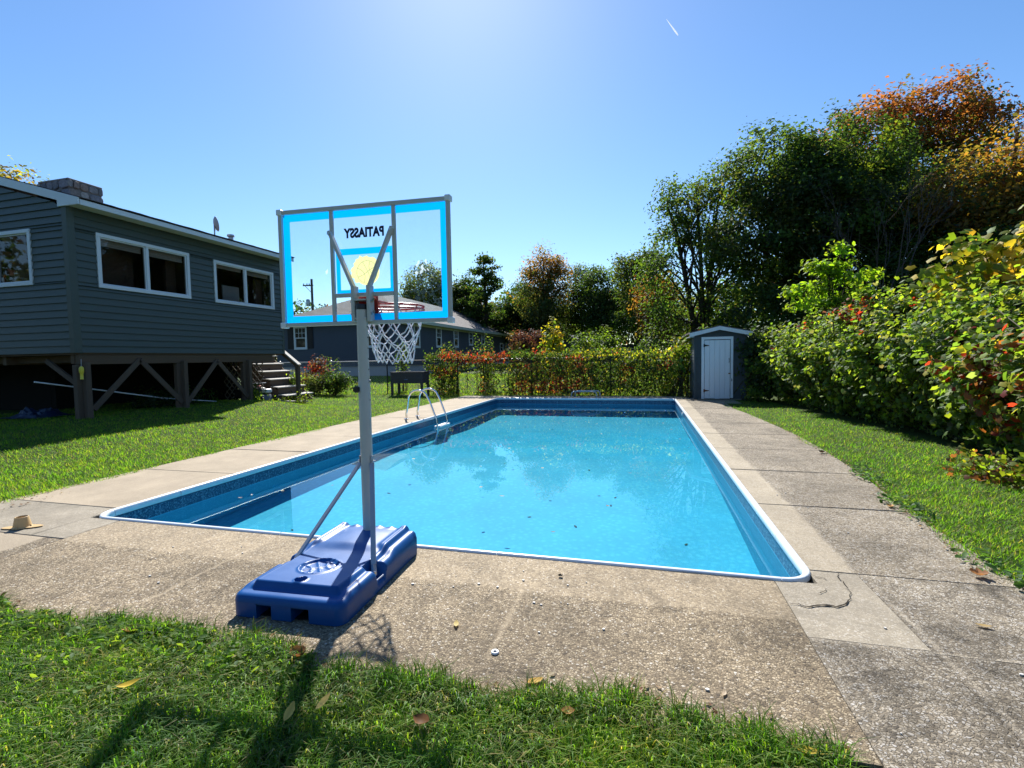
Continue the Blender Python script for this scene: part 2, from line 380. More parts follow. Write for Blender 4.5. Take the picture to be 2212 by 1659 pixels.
# ------------------------------------------------------------------ ground
def sstep(x, a, b):
    t = np.clip((x - a) / (b - a), 0, 1); return t * t * (3 - 2 * t)
def ground(x, y):
    x = np.asarray(x, float); y = np.asarray(y, float)
    z = .26 * sstep(-x, 1.6, 6.2) * (1 - .85 * sstep(y, 7.9, 9.2)) + .36 * sstep(y, 14, 21.5) + .5 * sstep(y, 24, 60)
    z = z + .02 * np.sin(x * 1.7 + y * .6) * np.cos(y * 1.3 - x * .5) * sstep(np.abs(x - 2.7), 4.4, 6.5)
    return z
def near_edge(x):      # where the front lawn meets the concrete
    x = np.asarray(x, float)
    return -1.285 + .05 * np.sin(x * 2.9 + .4) + .025 * np.sin(x * 7.3) + .015 * np.sin(x * 17.0) - .05 * sstep(x, 4.2, 5.2)
def left_edge(y):
    y = np.asarray(y, float); return -1.42 + .05 * np.sin(y * 1.9) + .03 * np.sin(y * 5.3 + 1)
RB = np.array([-4, .0, .18, .45, 1.25, 2.4, 3.84, 6.55, 8.5, 9.75, 11.0, 12.6]); RA = np.array([6.75, 6.6, 6.57, 6.5, 6.63, 6.8, 6.9, 6.92, 6.8, 6.62, 6.75, 7.0])
def right_edge(y):
    y = np.asarray(y, float); return np.interp(y, RB, RA) + .04 * np.sin(y * 2.3) + .025 * np.sin(y * 6.1)
def in_deck(x, y):
    x = np.asarray(x, float); y = np.asarray(y, float)
    a = (x > left_edge(y)) & (x < right_edge(y)) & (y > near_edge(x)) & (y < 12.95)
    b = (x > 5.12 + .05 * np.sin(y * 4)) & (x < right_edge(y)) & (y < 0)
    return a | b
def axis_lines(marks, lo, hi, step, ext):
    v = set(round(q, 4) for q in np.arange(lo, hi + 1e-6, step)) | set(marks) | set(ext)
    return np.array(sorted(v))
gx = axis_lines([0.0, 5.5, -1.44, -1.41, 5.27, 5.31, 6.44, 6.47], -12, 14, .4, [-1500, -500, -200, -100, -60, -40, -30, -24, -20, -16, -14, 17, 20, 25, 32, 45, 70, 120, 300, 1500])
gy = axis_lines([0.0, 12.05, -1.31, -1.28, 12.88, 12.92], -6, 26, .4, [-1500, -300, -80, -30, -14, -9, 29, 33, 38, 44, 52, 62, 80, 120, 250, 600, 1500, 4000])
gx = gx[np.concatenate([[True], np.diff(gx) > .02])]; gy = gy[np.concatenate([[True], np.diff(gy) > .02])]
for m in (0.0, 5.5): gx[np.argmin(abs(gx - m))] = m
for m in (0.0, 12.05): gy[np.argmin(abs(gy - m))] = m
XX, YY = np.meshgrid(gx, gy); ZZ = ground(XX, YY) - .012
under = ((XX > -1.43) & (XX < 6.45) & (YY > -1.29) & (YY < 12.9)) | ((XX > 5.3) & (XX < 6.45) & (YY < 0))
ZZ = np.where(under, -.13, ZZ)
nx, ny = len(gx), len(gy); idx = np.arange(nx * ny).reshape(ny, nx)
fq = np.stack([idx[:-1, :-1], idx[:-1, 1:], idx[1:, 1:], idx[1:, :-1]], -1).reshape(-1, 4)
cx = ((XX[:-1, :-1] + XX[1:, 1:]) / 2).ravel(); cy = ((YY[:-1, :-1] + YY[1:, 1:]) / 2).ravel()
fq = fq[~((cx > 0) & (cx < 5.5) & (cy > 0) & (cy < 12.05))]
tag(link("lawn", np_mesh("lawn", np.stack([XX.ravel(), YY.ravel(), ZZ.ravel()], -1), fq, M["lawn"], smooth=True)), kind="structure")

# ------------------------------------------------------------------ pool deck: separate slabs with open joints
deck = thing("pool_deck", None, None); deck["kind"] = "structure"
def slab(x0, x1, y0, y1, mat, top=0.0, dz=None, g=.004):
    b = MB()
    dz = dz if dz is not None else [random.uniform(-.003, .003) for _ in range(4)]
    e0, e1 = (float(right_edge(y0)), float(right_edge(y1))) if x1 > 6.6 and y1 < 12.1 else (x1, x1)
    p = [(x0 + g, y0 + g), (e0 - g, y0 + g), (e1 - g, y1 - g), (x0 + g, y1 - g)]
    b.hexa([(q[0], q[1], -.12) for q in p] + [(q[0], q[1], top + d) for q, d in zip(p, dz)])
    return b.build("slab", M[mat], deck, bevel=.006 if g > .002 else .0008)
JY = [.24 + 1.33 * k for k in range(0, 10)]
for i in range(len(JY)):
    y1 = JY[i + 1] if i + 1 < len(JY) else 12.05
    if y1 - JY[i] > .1:
        slab(-1.45, -.012, JY[i], y1, "deck_left")
        slab(5.512, 7.1, JY[i] - .04 if i else .17, y1 - .04 if i + 1 < len(JY) else 12.05, "deck_right")
slab(-1.45, 5.512, 12.062, 12.98, "deck_far"); slab(5.512, 7.3, 12.062 - .02, 13.0, "deck_far")
slab(-1.45, -.012, -.44, .24, "deck_patch"); slab(-3.2, .35, -1.31, -.44, "deck_left")
slab(.352, 5.288, -1.33, -.012, "deck_near", dz=[0, 0, 0, 0], g=.0012)
slab(-.012, .35, -.44, -.012, "deck_patch")
Z4 = [0, 0, 0, 0]
b = MB(); b.prism([(5.291, -.599), (5.769, -.599), (5.769, .166), (5.512, .166), (5.512, -.012), (5.291, -.012)], lambda u, v, t: (u, v, t), -.12, .0); b.build("slab", M["deck_patch"], deck, bevel=.0008)
slab(5.77, 7.1, -.62, .17, "deck_corner", dz=Z4, g=.0012)
slab(5.29, 5.77, -2.1, -.6, "deck_corner", dz=Z4, g=.0008); slab(5.77, 7.1, -2.1, -.62, "deck_corner", dz=Z4, g=.0012); slab(5.29, 7.1, -4.2, -2.1, "deck_corner")
# cracks: thin jagged dark slivers lying in the corner patch
def crack(pts, w, name="crack"):
    b = MB(); n = len(pts); L = []; Rr = []
    for i, (x, y) in enumerate(pts):
        q0 = pts[max(i - 1, 0)]; q1 = pts[min(i + 1, n - 1)]; dx, dy = q1[0] - q0[0], q1[1] - q0[1]; l = math.hypot(dx, dy) or 1
        ww = w[i] if hasattr(w, '__len__') else (w * random.uniform(.5, 1.2) if 0 < i < n - 1 else .0006)
        L.append((x - dy / l * ww, y + dx / l * ww, .0055)); Rr.append((x + dy / l * ww, y - dx / l * ww, .0055))
    b.add(L + Rr, [(i, i + 1, n + i + 1, n + i) for i in range(n - 1)])
    return b.build(name, M["crack_dark"], deck)
def jag(pts, k=3, amp=.008):
    out = []
    for p, q in zip(pts[:-1], pts[1:]):
        for i in range(k):
            t = i / k; out.append((p[0] + (q[0] - p[0]) * t + (random.uniform(-amp, amp) if i else 0), p[1] + (q[1] - p[1]) * t + (random.uniform(-amp, amp) if i else 0)))
    return out + [pts[-1]]
c1 = jag([(5.295, -.305), (5.34, -.29), (5.37, -.315), (5.43, -.285), (5.49, -.272), (5.52, -.278), (5.57, -.24), (5.62, -.17)], 3, .006)
crack(c1, [.0015 + .0065 * math.sin(math.pi * i / (len(c1) - 1)) * random.uniform(.5, 1.2) for i in range(len(c1))])
crack(jag([(5.62, -.17), (5.645, -.07), (5.65, -.01), (5.65, .08), (5.665, .14), (5.69, .165)], 4, .010), .0022)
crack(jag([(5.515, .08), (5.545, .068), (5.58, .04)], 4, .006), .0025)
crack(jag([(5.47, -.145), (5.51, -.115), (5.545, -.07)], 3, .006), .0022)
crack(jag([(4.95, -1.36), (4.7, -1.335), (4.45, -1.31), (4.2, -1.3)], 5, .012), .004)
crack(jag([(5.30, -.02), (5.05, -.03), (4.8, -.026), (4.6, -.035)], 4, .006), .0016)

# ------------------------------------------------------------------ swimming pool
PW, PL, PR = 5.5, 12.05, .17
def rrect(n, seg=8):      # rounded rectangle offset outward by n: list of (x, y, nx, ny, piece)
    out = []; cs = [(PR, PR, math.pi, 1.5 * math.pi), (PW - PR, PR, 1.5 * math.pi, 2 * math.pi), (PW - PR, PL - PR, 0, .5 * math.pi), (PR, PL - PR, .5 * math.pi, math.pi)]
    for (x, y, a0, a1) in cs:
        for i in range(seg + 1):
            a = a0 + (a1 - a0) * i / seg; c, s = math.cos(a), math.sin(a); out.append((x + (PR + n) * c, y + (PR + n) * s, c, s))
    return out
pool = thing("swimming_pool", None, None); pool["kind"] = "structure"
def floor_z(y): return -1.05 - .60 * float(sstep(np.array(y), 4.6, 8.6))
rr0 = rrect(0.0); n = len(rr0)
# split the long runs so the wall foot follows the sloping floor
ring = []
for i, p in enumerate(rr0):
    q = rr0[(i + 1) % n]; d = math.hypot(q[0] - p[0], q[1] - p[1]); k = max(1, int(d / .5))
    for j in range(k): t = j / k; ring.append((p[0] + (q[0] - p[0]) * t, p[1] + (q[1] - p[1]) * t))
m = len(ring); b = MB()
b.add([(x, y, -.03) for x, y in ring] + [(x, y, floor_z(y)) for x, y in ring], [(i, (i + 1) % m, m + (i + 1) % m, m + i) for i in range(m)])
b.build("liner", M["liner"], pool, smooth=True)
b = MB(); fy = np.linspace(-.01, 12.06, 40)
for y0, y1 in zip(fy[:-1], fy[1:]):
    b.add([(-.01, y0, floor_z(y0)), (5.51, y0, floor_z(y0)), (5.51, y1, floor_z(y1)), (-.01, y1, floor_z(y1))], [(0, 1, 2, 3)])
b.build("pool_floor", M["liner_floor"], pool)
# still water with a barely moving surface: real, very shallow ripples
wx = np.linspace(-.004, 5.504, 111); wy = np.linspace(-.004, 12.054, 241); WXX, WYY = np.meshgrid(wx, wy)
def ripple(x, y):
    return .00030 * np.sin(2.1 * x + 3.3 * y + 1.2 * np.sin(1.1 * y)) + .00022 * np.sin(-3.9 * x + 2.4 * y + 1.5 * np.sin(.9 * x)) + .00010 * np.sin(7.5 * x - 6.1 * y + 2 * np.sin(2.3 * y))
# follow the rounded corners
wcx = np.maximum(np.abs(WXX - PW / 2) - (PW / 2 - PR), 0); wcy = np.maximum(np.abs(WYY - PL / 2) - (PL / 2 - PR), 0); wl_ = np.hypot(wcx, wcy); wk = np.where((wcx > 0) & (wcy > 0), np.maximum(wcx, wcy) / np.maximum(wl_, 1e-9), 1)
WX2 = np.where((wcx > 0) & (wcy > 0), PW / 2 + np.sign(WXX - PW / 2) * (PW / 2 - PR + wcx * wk), WXX); WY2 = np.where((wcx > 0) & (wcy > 0), PL / 2 + np.sign(WYY - PL / 2) * (PL / 2 - PR + wcy * wk), WYY)
wi = np.arange(WXX.size).reshape(WXX.shape); wf = np.stack([wi[:-1, :-1], wi[:-1, 1:], wi[1:, 1:], wi[1:, :-1]], -1).reshape(-1, 4)
wat = tag(link("water", np_mesh("water", np.stack([WX2.ravel(), WY2.ravel(), -.178 + ripple(WX2, WY2).ravel()], -1), wf, M["pool_water"], smooth=True)), kind="structure")
# sunlight refracted through the water reaches the liner
wat.cycles.is_caustics_caster = True; sd.cycles.is_caustics_light = True
for o in pool.children:
    if o.name.startswith(("liner", "pool_floor")): o.cycles.is_caustics_receiver = True
# coping: aluminium bull-nose in lengths, with hairline joints
prof = [(.024, .002), (.021, .010), (.012, .015), (.0, .015), (-.012, .008), (-.017, -.012), (-.017, -.040), (-.010, -.050), (.004, -.052), (.004, -.02), (.024, -.02)]
def coping(path):
    b = MB(); np_ = len(prof); vs_ = []
    for (x, y, c, s) in path: vs_ += [(x + c * q[0], y + s * q[0], q[1]) for q in prof]
    fs = [(i * np_ + j, i * np_ + (j + 1) % np_, (i + 1) * np_ + (j + 1) % np_, (i + 1) * np_ + j) for i in range(len(path) - 1) for j in range(np_)]
    fs += [tuple(range(np_)), tuple((len(path) - 1) * np_ + j for j in range(np_))[::-1]]
    b.add(vs_, fs); return b.build("coping", M["liner_white"], pool, smooth=True, sharp=60)
seg = 8
for c in range(4): coping(rr0[c * 9:c * 9 + 9])
def run(p, q, cuts):
    for t0, t1 in zip(cuts[:-1], cuts[1:]):
        L_ = math.hypot(q[0] - p[0], q[1] - p[1]); g = .004 / L_
        coping([(p[0] + (q[0] - p[0]) * t, p[1] + (q[1] - p[1]) * t, p[2], p[3]) for t in (t0 + g, t1 - g)])
run(rr0[8], rr0[9], [0, .34, .67, 1]); run(rr0[17], rr0[18], [0, .05, .3, .55, .8, 1]); run(rr0[26], rr0[27], [0, .4, .8, 1]); run(rr0[35], rr0[0], [0, .22, .45, .66, .80, .945, 1])
# skimmer-return fitting on the right wall, step tread of the ladder come with their things below
b = MB(); b.lathe([(.045, 0), (.05, .012), (.03, .022), (.012, .022)], (5.5, 9.2, -.115), 14, 'X'); b.v = [(5.5 - (v[0] - 5.5), v[1], v[2]) for v in b.v]
tag(b.build("return_fitting", M["step_white"], pool, smooth=True))

# ladder
lad = thing("pool_ladder", "bent stainless steel pool ladder with two white treads at the water", "ladder", (-.43, 6.6, 0))
for y in (6.6, 7.15):
    pts = [(-.43, y, -.02), (-.425, y, .12), (-.375, y, .40)] + [(-.14 - .235 * math.cos(t), y, .42 + .215 * math.sin(t)) for t in np.linspace(.12, math.pi * .80, 9)] + [(.13, y, .40), (.22, y, .16), (.275, y, .02), (.295, y, -.08), (.30, y, -.2), (.30, y, -.95)]
    MB().tube(pts, .0215, 10).build("rail", M["chrome"], lad, smooth=True)
    MB().lathe([(.055, .0), (.055, .008), (.03, .016), (.024, .016)], (-.43, y, .003), 14).build("escutcheon", M["chrome"], lad, smooth=True)
for z, x in ((-.185, .28), (-.46, .31), (-.74, .31), (-1.0, .31)):
    MB().box(x - .06, x + .09, 6.60, 7.15, z, z + .045).build("tread", M["step_white"], lad, bevel=.01, seg=2)
# low twin rails of the old diving stand at the far end
tag(thing("grab_rail", "low grey twin tube stand on the concrete at the far end of the pool", "pool rail", (2.4, 12.4, 0)))
gr = bpy.data.objects["grab_rail"]
for y, x0 in ((12.4, 2.38), (12.72, 2.46)):
    pts = [(x0, y, -.01), (x0 + .005, y, .08)] + [(x0 + .10 - .095 * math.cos(t), y, .10 + .095 * math.sin(t)) for t in np.linspace(.2, math.pi / 2, 6)] + [(x0 + .70 + .095 * math.sin(t), y, .10 + .095 * math.cos(t)) for t in np.linspace(0, math.pi / 2 - .2, 6)] + [(x0 + .80, y, .08), (x0 + .80, y, -.01)]
    MB().tube(pts, .022, 10).build("tube", M["galv"], gr, smooth=True)

# ------------------------------------------------------------------ house on posts
HX, HY, HZ, HT, HY2 = -5.99, 3.87, 1.545, 4.345, 9.52
house = thing("house", "dark slate clapboard house raised on wooden posts beside the lawn", "house", (HX, HY, 0))
RAKE = .292; EAVE = HX + .40; RIDGE = -10.6
EXPO = .138
def clap_long(y0, y1, z0, z1, x, d=1):
    b = MB(); t0, t1 = .030, .004
    b.hexa([(x - .02, y0, z0), (x + t0, y0, z0), (x + t0, y1, z0), (x - .02, y1, z0), (x - .02, y0, z1), (x + t1, y0, z1), (x + t1, y1, z1), (x - .02, y1, z1)])
    b.build("clapboard", M["siding"], house)
def clap_gable(xa0, xb0, xa1, xb1, z0, z1, y):
    b = MB(); t0, t1 = .030, .004
    b.hexa([(xa0, y + .02, z0), (xa0, y - t0, z0), (xb0, y - t0, z0), (xb0, y + .02, z0), (xa1, y + .02, z1), (xa1, y - t1, z1), (xb1, y - t1, z1), (xb1, y + .02, z1)])
    b.build("clapboard", M["siding"], house)
W1 = (4.345, 6.415, 2.855, 3.945); W2 = (7.105, 9.18, 2.848, 3.93); WG = (-9.0, -6.955, 2.89, 3.975)
def split(z0, z1, lo, hi, wins):
    segs = [(lo, hi)]
    for (a, b_, c, d) in wins:
        if z1 > c + .01 and z0 < d - .01:
            segs = [s for (p, q) in segs for s in ((p, min(q, a)), (max(p, b_), q)) if s[1] - s[0] > .02]
    return segs
z = HZ; rows = []
while z < 5.7: rows.append((z, z + EXPO)); z += EXPO
for (z0, z1) in rows:
    if z0 < HT:
        zz = min(z1, HT)
        cuts = sorted({z0, zz} | {q for w in (W1, W2) for q in w[2:] if z0 < q < zz})
        for s0, s1 in zip(cuts[:-1], cuts[1:]):
            for (p, q) in split(s0, s1, HY + .11, HY2 - .05, (W1, W2)): clap_long(p, q, s0, s1 + .003, HX)
    cuts = sorted({z0, z1} | {q for q in WG[2:] if z0 < q < z1})
    for s0, s1 in zip(cuts[:-1], cuts[1:]):
        def lim(zq): return min(HX - .10, HX + .12 - (zq - 4.31) / RAKE) if zq > 4.31 - .0 else HX - .10
        x1a, x1b = lim(s0), lim(s1 + .003)
        if x1b < RIDGE: continue
        for (p, q) in split(s0, s1, -14.8, x1a, (WG,)):
            clap_gable(p, q, p if p > -14 else max(p, 2 * RIDGE - x1b), min(q, x1b) if q == x1a else q, s0, s1 + .003, HY)
MB().box(HX - .10, HX + .028, HY - .028, HY + .11, HZ - .005, HT).build("corner_trim", M["siding"], house, bevel=.004)
MB().box(HX - .05, HX + .026, HY2 - .06, HY2 + .03, HZ, HT).build("corner_trim", M["siding"], house, bevel=.004)
# back and end walls, floor and dark rooms behind the panes
MB().box(-15.2, -15.1, HY, HY2, HZ, HT).box(-15.1, HX - .03, HY2 - .03, HY2 + .02, HZ, HT).build("wall", M["siding"], house)
MB().box(-15.1, HX - .025, HY + .025, HY2 - .035, HZ - .04, HZ + .02).build("floor", M["wood_beam"], house)
MB().box(-15.1, HX - .025, HY + .025, HY2 - .035, HT - .02, HT + .02).build("ceiling", M["blind"], house)
def sliding_window(axis, lo, hi, z0, z1, pos, out, blind_drop):
    """two-light window in a white frame; axis is the wall's own direction, out points outdoors"""
    def bx(b, u0, u1, d0, d1, za, zb):
        d0, d1 = sorted((pos + out * d0, pos + out * d1))
        return b.box(d0, d1, u0, u1, za, zb) if axis == 'Y' else b.box(u0, u1, d0, d1, za, zb)
    w = MB(); f = .072
    bx(w, lo, hi, -.05, .045, z0, z0 + f); bx(w, lo, hi, -.05, .045, z1 - f, z1); bx(w, lo, lo + f, -.05, .043, z0 + f, z1 - f); bx(w, hi - f, hi, -.05, .043, z0 + f, z1 - f)
    win = w.build("window", M["white_trim"], house, bevel=.005)
    mid = (lo + hi) / 2
    bx(MB(), mid - .03, mid + .03, -.03, .034, z0 + f, z1 - f).build("mullion", M["white_trim"], win, bevel=.003)
    for (p, q) in ((lo + f, mid - .03), (mid + .03, hi - f)):
        bx(MB(), p, q, -.012, -.004, z0 + f, z1 - f).build("pane", M["window_glass"], win)
        s_ = MB(); e = .022
        bx(s_, p, q, -.03, .012, z0 + f, z0 + f + e); bx(s_, p, q, -.03, .012, z1 - f - e, z1 - f); bx(s_, p, p + e, -.03, .012, z0 + f + e, z1 - f - e); bx(s_, q - e, q, -.03, .012, z0 + f + e, z1 - f - e)
        s_.build("sash", M["white_trim"], win)
        bd = blind_drop * random.uniform(.75, 1.15); bl = MB(); nsl = max(2, int(bd / .035))
        for i in range(nsl): bx(bl, p + .02, q - .02, -.10 - .012 * (i % 2), -.085, z1 - f - (i + 1) * bd / nsl + .004, z1 - f - i * bd / nsl)
        bl.build("blind", M["blind"], win)
    rm = MB(); D_ = 1.6
    bx(rm, lo - .4, hi + .4, -D_, -D_ - .04, z0 - .9, z1 + .25); bx(rm, lo - .44, lo - .4, -.06, -D_, z0 - .9, z1 + .25); bx(rm, hi + .4, hi + .44, -.06, -D_, z0 - .9, z1 + .25)
    # a dresser and a lamp-dark picture so that the room is not a void
    bx(rm, lo + .25 * (hi - lo), lo + .45 * (hi - lo), -D_ + .02, -D_ + .35, z0 - .9, z0 + .25); bx(rm, hi - .3, hi - .05, -.35, -.42, z0 - .3, z1 - .2)
    rm.build("room", M["interior"], win)
sliding_window('Y', *W1, HX, 1, .20); sliding_window('Y', *W2, HX, 1, .13); sliding_window('X', *WG, HY, -1, .10)
# roof: two slopes with shingle courses, fascia, rake boards, soffit
def roof_z(x): return 4.44 + (EAVE - x) * RAKE if x > RIDGE else 4.44 + (EAVE - RIDGE) * RAKE - (RIDGE - x) * RAKE
Y0r, Y1r = HY - .02, HY2 + .12
b = MB(); XL = 2 * RIDGE - EAVE
for (xa, xb) in ((EAVE, RIDGE), (XL, RIDGE)):
    b.hexa([(xa, Y0r, roof_z(xa) - .03), (xb, Y0r, roof_z(xb) - .03), (xb, Y1r, roof_z(xb) - .03), (xa, Y1r, roof_z(xa) - .03), (xa, Y0r, roof_z(xa)), (xb, Y0r, roof_z(xb)), (xb, Y1r, roof_z(xb)), (xa, Y1r, roof_z(xa))])
roof = b.build("roof", M["shingle"], house)
ncs = 36
for side, (xa, xb) in enumerate(((EAVE + .03, RIDGE), (XL - .03, RIDGE))):
    for i in range(ncs):
        t0, t1 = i / ncs, (i + 1.15) / ncs; x0 = xa + (xb - xa) * t0; x1 = xa + (xb - xa) * min(t1, 1); b = MB(); e = .012
        segy = np.linspace(Y0r - .035, Y1r + .03, 26); vs_ = []
        for j, y in enumerate(segy):
            w = random.uniform(-.006, .006); vs_ += [(x0 + (0 if abs(xa) < 8 else 0), y, roof_z(x0) + .002 + w * .5), (x0, y, roof_z(x0) + .014 + w), (x1, y, roof_z(x1) + .004)]
        b.add(vs_, [f for j in range(len(segy) - 1) for f in ((3 * j, 3 * j + 3, 3 * j + 4, 3 * j + 1), (3 * j + 1, 3 * j + 4, 3 * j + 5, 3 * j + 2))])
        b.build("shingle_course", M["shingle"], roof, fix=True)
FZ0, FZ1 = 4.31, 4.435
MB().box(EAVE - .025, EAVE, Y0r, Y1r, FZ0, FZ1).build("fascia", M["white_trim"], house, bevel=.003)
MB().box(HX + .012, EAVE - .027, HY + .005, Y1r - .01, FZ0 + .022, FZ0 + .032).build("soffit", M["soffit"], house)
b = MB()   # rake board along the gable, with the boxed return at the eave
yr0, yr1 = HY - .062, HY - .03
pr = [(EAVE, FZ0), (EAVE, FZ1), (RIDGE, roof_z(RIDGE) - .005), (RIDGE, roof_z(RIDGE) - .165), (HX - .135, roof_z(HX - .135) - .165), (HX - .135, FZ0)]
b.prism(pr, lambda u, v, t: (u, t, v), yr0, yr1); b.build("rake_board", M["white_trim"], house, bevel=.003)
b = MB(); b.prism([(XL, FZ0), (XL, FZ1), (RIDGE, roof_z(RIDGE) - .005), (RIDGE, roof_z(RIDGE) - .165)], lambda u, v, t: (u, t, v), yr0, yr1); b.build("rake_board", M["white_trim"], house)
b = MB(); b.box(EAVE - .03, EAVE + .02, Y0r - .03, Y1r + .025, FZ1 + .001, FZ1 + .012); b.build("drip_edge", M["dark_metal"], house)
# stone chimney on the roof
chx0, chx1, chy0, chy1, chz = -10.38, -9.28, 6.1, 6.95, 5.97
chz0 = 5.2
chim = MB().box(chx0 + .04, chx1 - .04, chy0 + .04, chy1 - .04, chz0, chz - .02).build("chimney", M["mortar"], house)
rs = random.Random(5)
def stones_face(p0, du, L_, nrm, z0, z1):
    z_ = z0
    while z_ < z1 - .05:
        h = min(rs.uniform(.13, .24), z1 - z_); u = 0
        if z1 - (z_ + h) < .08: h = z1 - z_
        while u < L_ - .02:
            w = rs.uniform(.12, .30); w = L_ - u if L_ - (u + w) < .09 else w
            k = rs.choice((5, 6, 7)); poly = []
            for i in range(k * 2):
                a = 2 * math.pi * i / (k * 2); c, s = math.cos(a), math.sin(a); mx = max(abs(c), abs(s)); j = rs.uniform(.86, 1.0)
                poly.append((u + w / 2 + c / mx * (w / 2 - .008) * j, z_ + h / 2 + s / mx * (h / 2 - .008) * j))
            dpt = rs.uniform(.02, .05); b = MB()
            b.prism(poly, lambda a, v, t: (p0[0] + du[0] * a + nrm[0] * t, p0[1] + du[1] * a + nrm[1] * t, v), -.02, dpt)
            b.build("stone", M["field_stone"], chim, bevel=.012)
            u += w
        z_ += h
stones_face((chx0, chy0 + .04), (1, 0), chx1 - chx0, (0, -1), chz0, chz)
stones_face((chx1 - .04, chy0), (0, 1), chy1 - chy0, (1, 0), chz0, chz)
MB().box(chx0 + .02, chx1 - .02, chy0 + .02, chy1 - .02, chz - .02, chz + .035).build("cap", M["mortar"], chim, bevel=.012)
MB().box(chx0 + .35, chx1 - .3, chy0 + .25, chy1 - .2, chz + .035, chz + .075).build("flue_cap", M["galv"], chim)
# dish and vents on the roof edge
dish = thing("satellite_dish", "small grey satellite dish on the roof edge of the raised house", "satellite dish", (-6.9, 8.1, roof_z(-6.9)))
b = MB(); prof_ = [(.0, .0), (.10, .012), (.18, .04), (.235, .075), (.24, .07), (.18, .028), (.10, .002), (0.001, -.01)]
mt = Matrix.Translation((-6.9, 8.1, roof_z(-6.9) + .33)) @ Matrix.Rotation(R(58), 4, 'Z') @ Matrix.Rotation(R(78), 4, 'Y') @ Matrix.Scale(.85, 4)
b.lathe(prof_, (0, 0, 0), 22, cap=False); b.v = [tuple(mt @ Vector(v)) for v in b.v]; b.build("reflector", M["dish_grey"], dish, smooth=True)
MB().tube([(-6.9, 8.1, roof_z(-6.9) - .01), (-6.9, 8.1, roof_z(-6.9) + .3)], .018, 8).build("mast", M["galv"], dish, smooth=True)
MB().tube([(-6.9, 8.1, roof_z(-6.9) + .16), (-7.05, 8.3, roof_z(-6.9) + .24)], .01, 6).build("feed_arm", M["galv"], dish)
vt = thing("roof_vent", "small grey vent cap on the roof beside the satellite dish", "roof vent", (-6.75, 8.5, roof_z(-6.75)))
MB().lathe([(.07, -.01), (.06, .10), (.1, .11), (.09, .16), (.02, .17)], (-6.75, 8.5, roof_z(-6.75)), 14).build("cap", M["galv"], vt, smooth=True)
# beams, posts and braces under the house
MB().box(HX - .10, HX - .01, HY + .05, HY2 - .45, 1.315, HZ - .045).build("beam", M["wood_beam"], house, bevel=.006)
MB().box(HX - .22, HX - .12, HY - .25 + .3, HY2 - .45, 1.33, HZ - .045).build("beam", M["wood_beam"], house, bevel=.006)
for xj in (-8.2, -10.5, -12.8): MB().box(xj, xj + .1, HY + .1, HY2 - .1, 1.33, HZ - .045).build("beam", M["wood_beam"], house)
for y in np.arange(HY + .3, HY2, .6): MB().box(-15.0, HX - .23, y, y + .045, 1.36, HZ - .045).build("joist", M["wood_beam"], house)
PY = [4.01, 6.12, 8.09]
for y in PY:
    g = float(ground(HX, y)); MB().box(HX - .01, HX + .10, y - .05, y + .05, g - .3, 1.36).build("post", M["wood_post"], house, bevel=.006)
    MB().box(HX - .12, HX - .012, y - .14, y - .03, g - .3, 1.31).build("post", M["wood_post"], house, bevel=.006)
for (y0, z0_, y1, z1_) in ((4.12, .42, 5.10, 1.40), (5.10, 1.40, 6.06, .38), (6.2, .38, 7.09, 1.36), (7.09, 1.36, 8.04, .36)):
    MB().beam((HX + .012, y0, z0_), (HX + .012, y1, z1_), .035, .11, (0, 0, 1)).build("brace", M["wood_post"], house, bevel=.004)
MB().beam((HX - .1, HY + .1, .9), (HX - .95, HY + .1, 1.4), .05, .09).build("brace", M["wood_post"], house)
b = MB(); b.box(-15.0, -14.8, HY, HY2, 0, 1.5).box(-15, -7.7, HY2 - .25, HY2 - .05, 0, 1.5).box(-9.0, -8.85, HY + 1.4, HY2 - .26, 0, 1.36).box(-14.8, -9.01, HY + 1.4, HY + 1.55, 0, 1.36).build("foundation", M["void_shade"], house)  # near-black walls added to keep the void under the house dark
# wooden lattice between the last post and the stairs
lat = MB()
for k in range(-6, 11):
    for sgn in (1, -1):
        y0 = -7.9 + k * .19; pts = []
        for tz in np.linspace(0, 1, 9):
            x_ = y0 + (tz if sgn > 0 else 1 - tz) * 1.05; z_ = .15 + tz * 1.15
            if -8.0 < x_ < -6.45: pts.append((x_, z_))
        if len(pts) > 1: lat.beam((pts[0][0], 9.2 + .008 * sgn, pts[0][1]), (pts[-1][0], 9.2 + .008 * sgn, pts[-1][1]), .03, .008, (0, 1, 0))
lat.build("lattice", M["weathered_wood"], house)

# ------------------------------------------------------------------ stairs, mower, pole and other things by the house
stairs = thing("wooden_stairs", "weathered wooden outdoor stairs with a sloping rail behind the raised house", "stairs", (-6.4, 9.9, 0))
SY0, SY1 = 9.66, 10.95
TR = [(-6.44, .29), (-6.72, .545), (-7.0, .79), (-7.28, 1.035), (-7.56, 1.28)]
for i, (x, z_) in enumerate(TR):
    x0 = x + .40
    tz = lambda q: z_ - .10 * (q - x - .06)
    for (p, q) in ((x + .06, x + .205), (x + .213, x0 - .04)):
        b = MB(); b.hexa([(p, SY0, tz(p) - .032), (q, SY0, tz(q) - .032), (q, SY1, tz(q) - .032), (p, SY1, tz(p) - .032), (p, SY0, tz(p)), (q, SY0, tz(q)), (q, SY1, tz(q)), (p, SY1, tz(p))]); b.build("tread", M["tread_wood"], stairs, bevel=.004)
    MB().box(x + .02, x + .04, SY0 + .03, SY1 - .03, z_ + .005, z_ + .20).build("riser", M["wood_post"], stairs)
